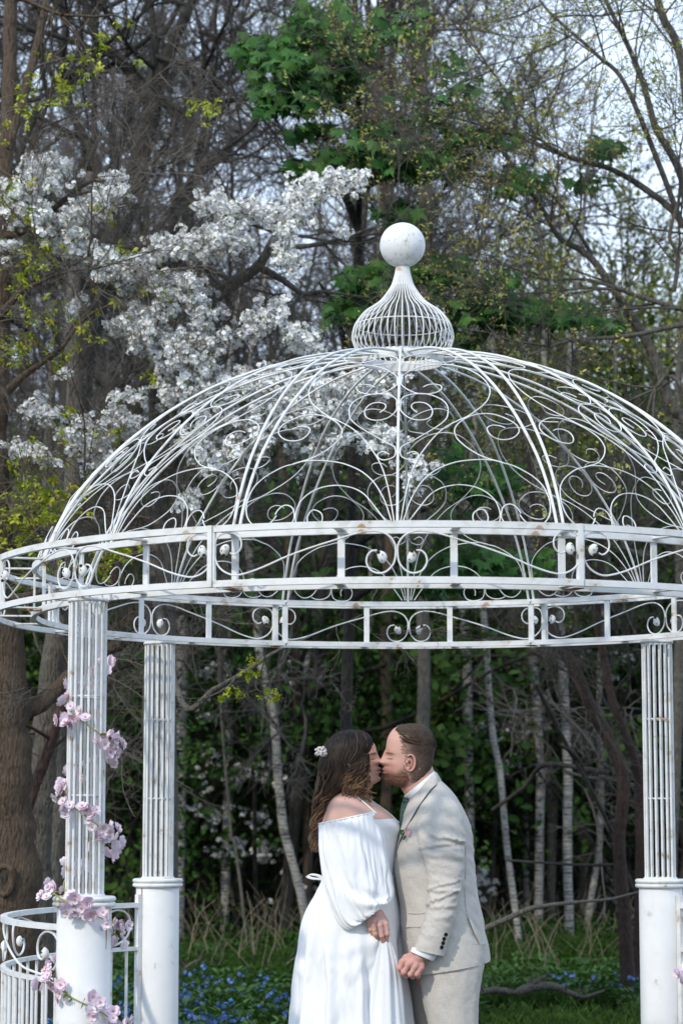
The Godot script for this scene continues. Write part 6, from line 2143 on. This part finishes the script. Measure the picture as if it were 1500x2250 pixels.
func build_bride() -> void:
	base = Vector3(spot(775, 2400, DEPTH).x, 0, -DEPTH)
	var who := thing("person", "bride in a white off shoulder chiffon dress lifting her skirt, long wavy dark hair", "person", base)
	var folds := noise(7.0, 91, 3)
	var fine := noise(22.0, 92, 2)
	var tone := Color(0.60, 0.37, 0.30)
	var g := Geo.new()
	face(g, BRIDE_HEAD, BRIDE_NOSE, BRIDE_MOUTH, 1664.0, Color(0.55, 0.33, 0.25), -0.014, false)
	ear(g, 762, 1690, 0.064, 0.04, Color(0.58, 0.33, 0.26))
	var blade := func(p: Vector3, a: float, f: float) -> float:
		# collar bones, shoulder blade and the round of the shoulder
		return 0.006 * bump_at(a, 1.9, 0.5) * exp(-pow((f - 5.0) / 1.2, 2.0)) - 0.006 * bump_at(a, 0.95, 0.35) * exp(-pow((f - 4.6) / 1.0, 2.0))
	loft(g, BRIDE_TRUNK, 56, 5, 0.95, blade, func(p: Vector3, _a: float, _f: float) -> Color: return skin_tone(p, tone))
	var bones := []
	for s in [1.0, -1.0]:
		bone(bones, [pt(775, 2080, 0.08 * s), pt(778, 2310, 0.08 * s), pt(765, 2540, 0.08 * s)], [0.08, 0.05, 0.034])
		bone(bones, [pt(765, 2540, 0.08 * s), pt(805, 2580, 0.085 * s)], [0.034, 0.025])
	bone(bones, [pt(762, 1825, 0.115), pt(765, 1935, 0.15), pt(818, 1990, 0.205)], [0.045, 0.036, 0.025])
	bone(bones, [pt(762, 1825, -0.115), pt(765, 1935, -0.16), pt(845, 2030, -0.17)], [0.052, 0.04, 0.025])
	nets(g, bones, 0.016, 0.03, func(p: Vector3) -> Color: return skin_tone(p, tone))
	hand(g, [[pt(820, 1988, 0.206), 0.022], [pt(824, 2002, 0.209), 0.024]],
		[[pt(845, 2024, 0.214), pt(848, 2046, 0.215), pt(847, 2060, 0.2), pt(842, 2058, 0.186)], [pt(832, 2027, 0.221), pt(836, 2050, 0.222), pt(839, 2062, 0.204), pt(836, 2058, 0.188)], [pt(818, 2025, 0.222), pt(822, 2046, 0.222), pt(827, 2056, 0.204), pt(827, 2051, 0.188)], [pt(809, 2018, 0.215), pt(812, 2036, 0.216), pt(817, 2046, 0.202), pt(819, 2042, 0.188)]],
		[pt(834, 2003, 0.198), pt(845, 2020, 0.186), pt(848, 2038, 0.182), pt(845, 2053, 0.182)], 0.9, Color(0.60, 0.36, 0.31))
	built("body", g, m.skin, who)
	# dress
	var dress := Node3D.new()
	dress.name = "dress"
	who.add_child(dress)
	var bod := Geo.new()
	var rows := []
	for r in BRIDE_TRUNK.slice(7, 15):
		rows.append([r[0] + 2.0, r[1], r[2] - 2.0, r[3], r[4] + 0.006])
	loft(bod, rows, 64, 6, 0.95, func(p: Vector3, a: float, f: float) -> float: return 0.0025 * folds.get_noise_3d(p.x, p.y * 2.0, p.z) + 0.004 * bump_at(a, 0.5, 0.5) * exp(-pow((f - 1.3) / 1.0, 2.0)), null)
	built("bodice", bod, m.satin, dress)
	var flow := func(p: Vector3, a: float, f: float) -> float:
		var w := wrapf(a, -PI, PI)
		var low := smoothstep(3.5, 8.0, f)
		var s := 0.0
		# long soft folds that open downwards
		s += 0.016 * low * sin(a * 13.0 + 2.2 * folds.get_noise_2d(a * 0.4, f * 0.05) + 0.15 * f)
		s += 0.009 * low * sin(a * 23.0 + 1.0)
		# the flank lifted by her hand: cloth drawn into a sharp pleat in front, swags radiating behind
		var lift := smoothstep(4.2, 5.4, f)
		s -= 0.02 * lift * bump_at(w, 0.3, 0.16)
		for c in [[722, 2030, 0.024, 0.026], [700, 2105, 0.026, 0.026], [728, 2190, 0.022, 0.026]]:
			var h0 := pt(838, 2056)
			var h1 := pt(c[0], c[1])
			var q := Vector2(p.x - h0.x, p.y - h0.y)
			var dir := Vector2(h1.x - h0.x, h1.y - h0.y)
			var t := clampf(q.dot(dir) / dir.length_squared(), 0.0, 1.0)
			var d := (q - dir * t).length() / (float(c[3]) * (0.8 + 1.2 * t))
			if w > 0.2 and w < 2.9:
				s += smoothstep(h0.x, h0.x - 0.05, p.x) * float(c[2]) * pow(1.0 - t, 1.3) * exp(-d * d)
		s += 0.004 * folds.get_noise_3d(p.x, p.y * 0.5, p.z)
		return s
	var sk := Geo.new()
	loft(sk, SKIRT, 150, 9, 0.95, flow, null)
	built("skirt", sk, m.satin, dress)
	# gathered cloth held in the fist
	var grip := Geo.new()
	loft(grip, [[852, 2046, 834, 2048, 0.010, 0.196], [856, 2062, 828, 2064, 0.018, 0.19], [864, 2092, 822, 2094, 0.03, 0.178], [872, 2130, 815, 2132, 0.042, 0.168], [878, 2180, 806, 2182, 0.055, 0.158], [884, 2250, 796, 2252, 0.07, 0.155], [896, 2360, 782, 2360, 0.09, 0.165], [912, 2480, 772, 2480, 0.105, 0.18], [926, 2588, 764, 2588, 0.12, 0.2]], 60, 7, 1.0, func(p: Vector3, a: float, f: float) -> float: return (0.007 * sin(a * 5.0 + 0.6) + 0.004 * sin(a * 11.0 + f * 0.2)) * smoothstep(0.4, 3.0, f) + 0.003 * folds.get_noise_3d(p.x, p.y * 0.4, p.z), null)
	built("lifted_cloth", grip, m.satin, dress)
	var puff := func(p: Vector3, a: float, f: float) -> float:
		var w := wrapf(a, -PI, PI)
		var n := folds.get_noise_2d(a * 0.5, f * 0.04)
		var top := exp(-f / 1.6)
		var s := 0.0036 * top * sin(a * 30.0 + 3.0 * n)
		var mid := smoothstep(0.3, 3.0, f) * smoothstep(10.6, 7.5, f)
		s += 0.0075 * mid * sin(a * 5.0 + 2.0 * n + 0.12 * f) + 0.0022 * mid * sin(a * 11.0 - 2.0 * n + 0.2 * f)
		s -= 0.022 * exp(-pow((f - 5.6 + 1.1 * (w - 1.1)) / 0.35, 2.0)) * bump_at(w, 1.15, 0.45)
		s += 0.016 * exp(-pow((f - 6.3 + 1.1 * (w - 1.1)) / 0.5, 2.0)) * bump_at(w, 1.25, 0.6)
		s += 0.004 * smoothstep(8.0, 10.5, f) * sin(a * 18.0 + 3.0 * n)
		return s
	var sv := Geo.new()
	loft(sv, BRIDE_SLEEVE, 150, 9, 0.95, puff, null)
	built("sleeve", sv, m.chiffon, dress)
	var left := []
	for r in BRIDE_SLEEVE:
		left.append([r[0], r[1], r[2], r[3], r[4], -r[5] - 0.01])
	var sv2 := Geo.new()
	loft(sv2, left, 80, 5, 0.95, puff, null)
	built("sleeve", sv2, m.chiffon, dress)
	var on := func(p: Vector3) -> float: return depth_on(BRIDE_TRUNK, 0.95, p) + 0.003
	for q in [[[759, 1740], [775, 1745], [790, 1756], [806, 1770], [825, 1787]]]:
		var st := Geo.new()
		st.tube(smooth(line(q, on), 5), 0.0026, 0.0026, 6)
		built("strap", st, m.satin, dress)
	var st2 := Geo.new()
	st2.tube(smooth(PackedVector3Array([pt(790, 1742, -0.06), pt(828, 1767, -0.05), pt(855, 1787, -0.03), pt(877, 1808, -0.03)]), 5), 0.0026, 0.0026, 6)
	built("strap", st2, m.satin, dress)
	var edge := Geo.new()
	var ring := PackedVector3Array()
	for k in 41:
		var a := TAU * k / 40.0
		var f := pt(824, 1784)
		var b := pt(701.5, 1810)
		ring.append((f + b) * 0.5 + Vector3(0, 0, 0.105) + (f - b) * 0.505 * cos(a) + Vector3(0, 0, 0.1 * sin(a)))
	edge.tube(ring, 0.0035, 0.0035, 6)
	built("sleeve_edge", edge, m.satin, dress)
	for k in 9:
		var bt := Geo.new()
		bt.ball(pt(lerpf(700, 709, k / 8.0), lerpf(1836, 1914, k / 8.0), 0.0), Vector3(0.0062, 0.0062, 0.0062), 10)
		built("back_button", bt, m.satin, dress)
	var bow := Geo.new()
	for q in [[[712, 1932, 0.01], [700, 1924, 0.02], [684, 1921, 0.02], [675, 1924, 0.02], [684, 1929, 0.02], [700, 1931, 0.02], [712, 1933, 0.01]], [[711, 1934, 0.01], [702, 1948, 0.02], [693, 1966, 0.02], [682, 1988, 0.012], [672, 2008, 0.01], [664, 2040, 0.01], [657, 2075, 0.012], [656, 2100, 0.012]]]:
		var l := PackedVector3Array()
		for w in q:
			l.append(pt(w[0], w[1], w[2]))
		var up := PackedVector3Array()
		var dn := PackedVector3Array()
		for w in smooth(l, 5):
			up.append(w + Vector3(0.0055, 0.0035, 0))
			dn.append(w - Vector3(0.0055, 0.0035, 0))
		strip(bow, up, dn, 0.001, 0.004)
	bow.ball(pt(713, 1934, 0.012), Vector3(0.009, 0.009, 0.01), 10)
	var bw := built("sash_bow", bow, m.satin, dress)
	bw.set_meta("kind", "stuff")
	# engagement ring
	var rg := Geo.new()
	var rp := PackedVector3Array()
	var a0 := pt(818, 2025, 0.222)
	var a1 := pt(822, 2046, 0.222)
	var ax := (a1 - a0).normalized()
	var e1 := ax.cross(Vector3(0, 0, 1)).normalized()
	for k in 17:
		rp.append(a0.lerp(a1, 0.6) + (e1 * cos(TAU * k / 16.0) + ax.cross(e1) * sin(TAU * k / 16.0)) * 0.0096)
	rg.tube(rp, 0.0014, 0.0014, 6)
	rg.ball(a0.lerp(a1, 0.6) + Vector3(0, 0, 0.011), Vector3(0.003, 0.003, 0.0025), 8)
	built("engagement_ring", rg, m.gold, who)
	build_long_hair(who)


func build_long_hair(who: Node3D) -> void:
	var dark := Color(0.0065, 0.0048, 0.0045)
	var mid := Color(0.045, 0.024, 0.015)
	var gold := Color(0.27, 0.155, 0.08)
	var grain := noise(45.0, 95, 3)
	var cap := [[768, 1602, 766, 1602, 0.004], [794, 1606, 738, 1612, 0.05], [809, 1615, 722, 1628, 0.07], [816, 1626, 712, 1645, 0.082], [818, 1640, 706, 1662, 0.087], [816, 1654, 703, 1678, 0.089], [812, 1668, 701, 1694, 0.089], [806, 1684, 699, 1710, 0.088], [800, 1700, 696, 1726, 0.086], [788, 1716, 693, 1742, 0.082], [768, 1732, 690, 1760, 0.078], [744, 1752, 687, 1780, 0.078], [724, 1778, 684, 1802, 0.072], [712, 1806, 681, 1826, 0.062], [706, 1836, 681, 1848, 0.05], [700, 1862, 686, 1866, 0.028], [695, 1872, 692, 1872, 0.004]]
	var wave := func(p: Vector3, a: float, f: float) -> float:
		return 0.004 * sin(a * 26.0 + 3.0 * sin(f * 0.9) + 8.0 * grain.get_noise_2d(a * 0.08, f * 0.02)) + 0.006 * smoothstep(7.0, 12.0, f) * sin(f * 4.0 + a * 3.0)
	var tint := func(p: Vector3, a: float, f: float) -> Color:
		var c := dark.lerp(mid, smoothstep(5.0, 11.0, f)).lerp(gold, 0.5 * smoothstep(10.0, 15.0, f))
		return c * (1.0 + 0.5 * grain.get_noise_3d(p.x, p.y * 0.3, p.z))
	var hg := Geo.new()
	loft(hg, cap, 110, 7, 0.95, wave, tint)
	for k in hg.v.size():
		hg.v[k].z -= 0.012
	var hair := built("hair", hg, m.hair, who, "long dark wavy hair fading to golden brown ends")
	# locks combed over the crown, and ringlets down the back and before the ear
	var lk := Geo.new()
	for k in 760:
		var side := 1.0 if k % 4 else -1.0
		var a := rnd(0.25, 3.0) * side
		var f := rnd(0.6, 2.4)
		var path := PackedVector3Array()
		var stop := rnd(6.0, 10.5)
		var drift := rnd(-0.02, 0.03) * side
		var lift := rnd(1.0, 1.07)
		for j in 16:
			var ff := lerpf(f, stop, j / 15.0)
			var w := row_at(cap, ff)
			var aa := a + drift * j + 0.1 * side * sin(ff * 1.5 + a * 4.0 + 0.3 * sin(k * 1.7)) * smoothstep(2.0, 6.0, ff)
			var fr := pt(w[0], w[1])
			var bk := pt(w[2], w[3])
			path.append((fr + bk) * 0.5 + ((fr - bk) * 0.5 * cos(aa) + Vector3(0, 0, w[4]) * sin(aa)) * lift + Vector3(0, 0, -0.012))
		var c0 := dark.lerp(mid, 0.25 * rng.randf() * rng.randf())
		if k % 17 == 0: c0 = c0.lerp(gold, 0.3)
		lk.tube(smooth(path, 2), rnd(0.0012, 0.0026), rnd(0.0007, 0.0012), 4, c0, c0.lerp(mid if stop < 8.5 else gold, 0.3))
	for k in 330:
		var front := k % 2 == 0
		var p0 := Vector3.ZERO
		var p1 := Vector3.ZERO
		var p2 := Vector3.ZERO
		if front:
			p0 = pt(rnd(788, 812), rnd(1655, 1690), rnd(0.052, 0.075))
			p1 = pt(rnd(758, 806), rnd(1700, 1735), rnd(0.055, 0.1))
			p2 = pt(rnd(752, 822), rnd(1730, 1772), rnd(0.06, 0.14))
		else:
			p0 = pt(rnd(700, 760), rnd(1690, 1735), rnd(-0.05, 0.085))
			p1 = pt(rnd(690, 718), rnd(1755, 1790), rnd(-0.06, 0.085))
			p2 = pt(rnd(683, 702), rnd(1815, 1872), rnd(-0.05, 0.06))
		var path := PackedVector3Array()
		var turns := rnd(2.0, 3.6) if front else rnd(3.0, 5.5)
		var wide := rnd(0.005, 0.013)
		var ph := rnd(0, TAU)
		var spine := smooth(PackedVector3Array([p0, p1, p2]), 14)
		for j in spine.size():
			var t := j / float(spine.size() - 1)
			var w := wide * smoothstep(0.0, 0.4, t)
			path.append(spine[j] + Vector3(cos(ph + TAU * turns * t) * w, sin(ph + TAU * turns * t) * w * 0.4, sin(ph + TAU * turns * t) * w))
		var c0 := dark.lerp(mid, rnd(0.0, 0.7))
		lk.tube(path, rnd(0.0015, 0.0034), rnd(0.0008, 0.0014), 5, c0, mid.lerp(gold, rnd(0.3, 1.25)))
	var locks := built("locks", lk, m.hair, hair)
	locks.set_meta("kind", "stuff")
	# sprig of white gypsophila
	var fl := Geo.new()
	for k in 110:
		var d := any_dir() * rnd(0.45, 1.0)
		var c := pt(705, 1653, 0.055) + Vector3(d.x * 0.023, d.y * 0.022, absf(d.z) * 0.02)
		rosette(fl, c, (d + Vector3(0, 0.2, 0.6)).normalized(), rnd(0.0032, 0.005), Color(0.86, 0.82, 0.8), 2)
	var sprig := built("hair_flowers", fl, m.blossom, who, "white gypsophila sprig")
	sprig.set_meta("kind", "stuff")


func build_couple() -> void:
	make_cloth()
	build_groom()
	build_bride()
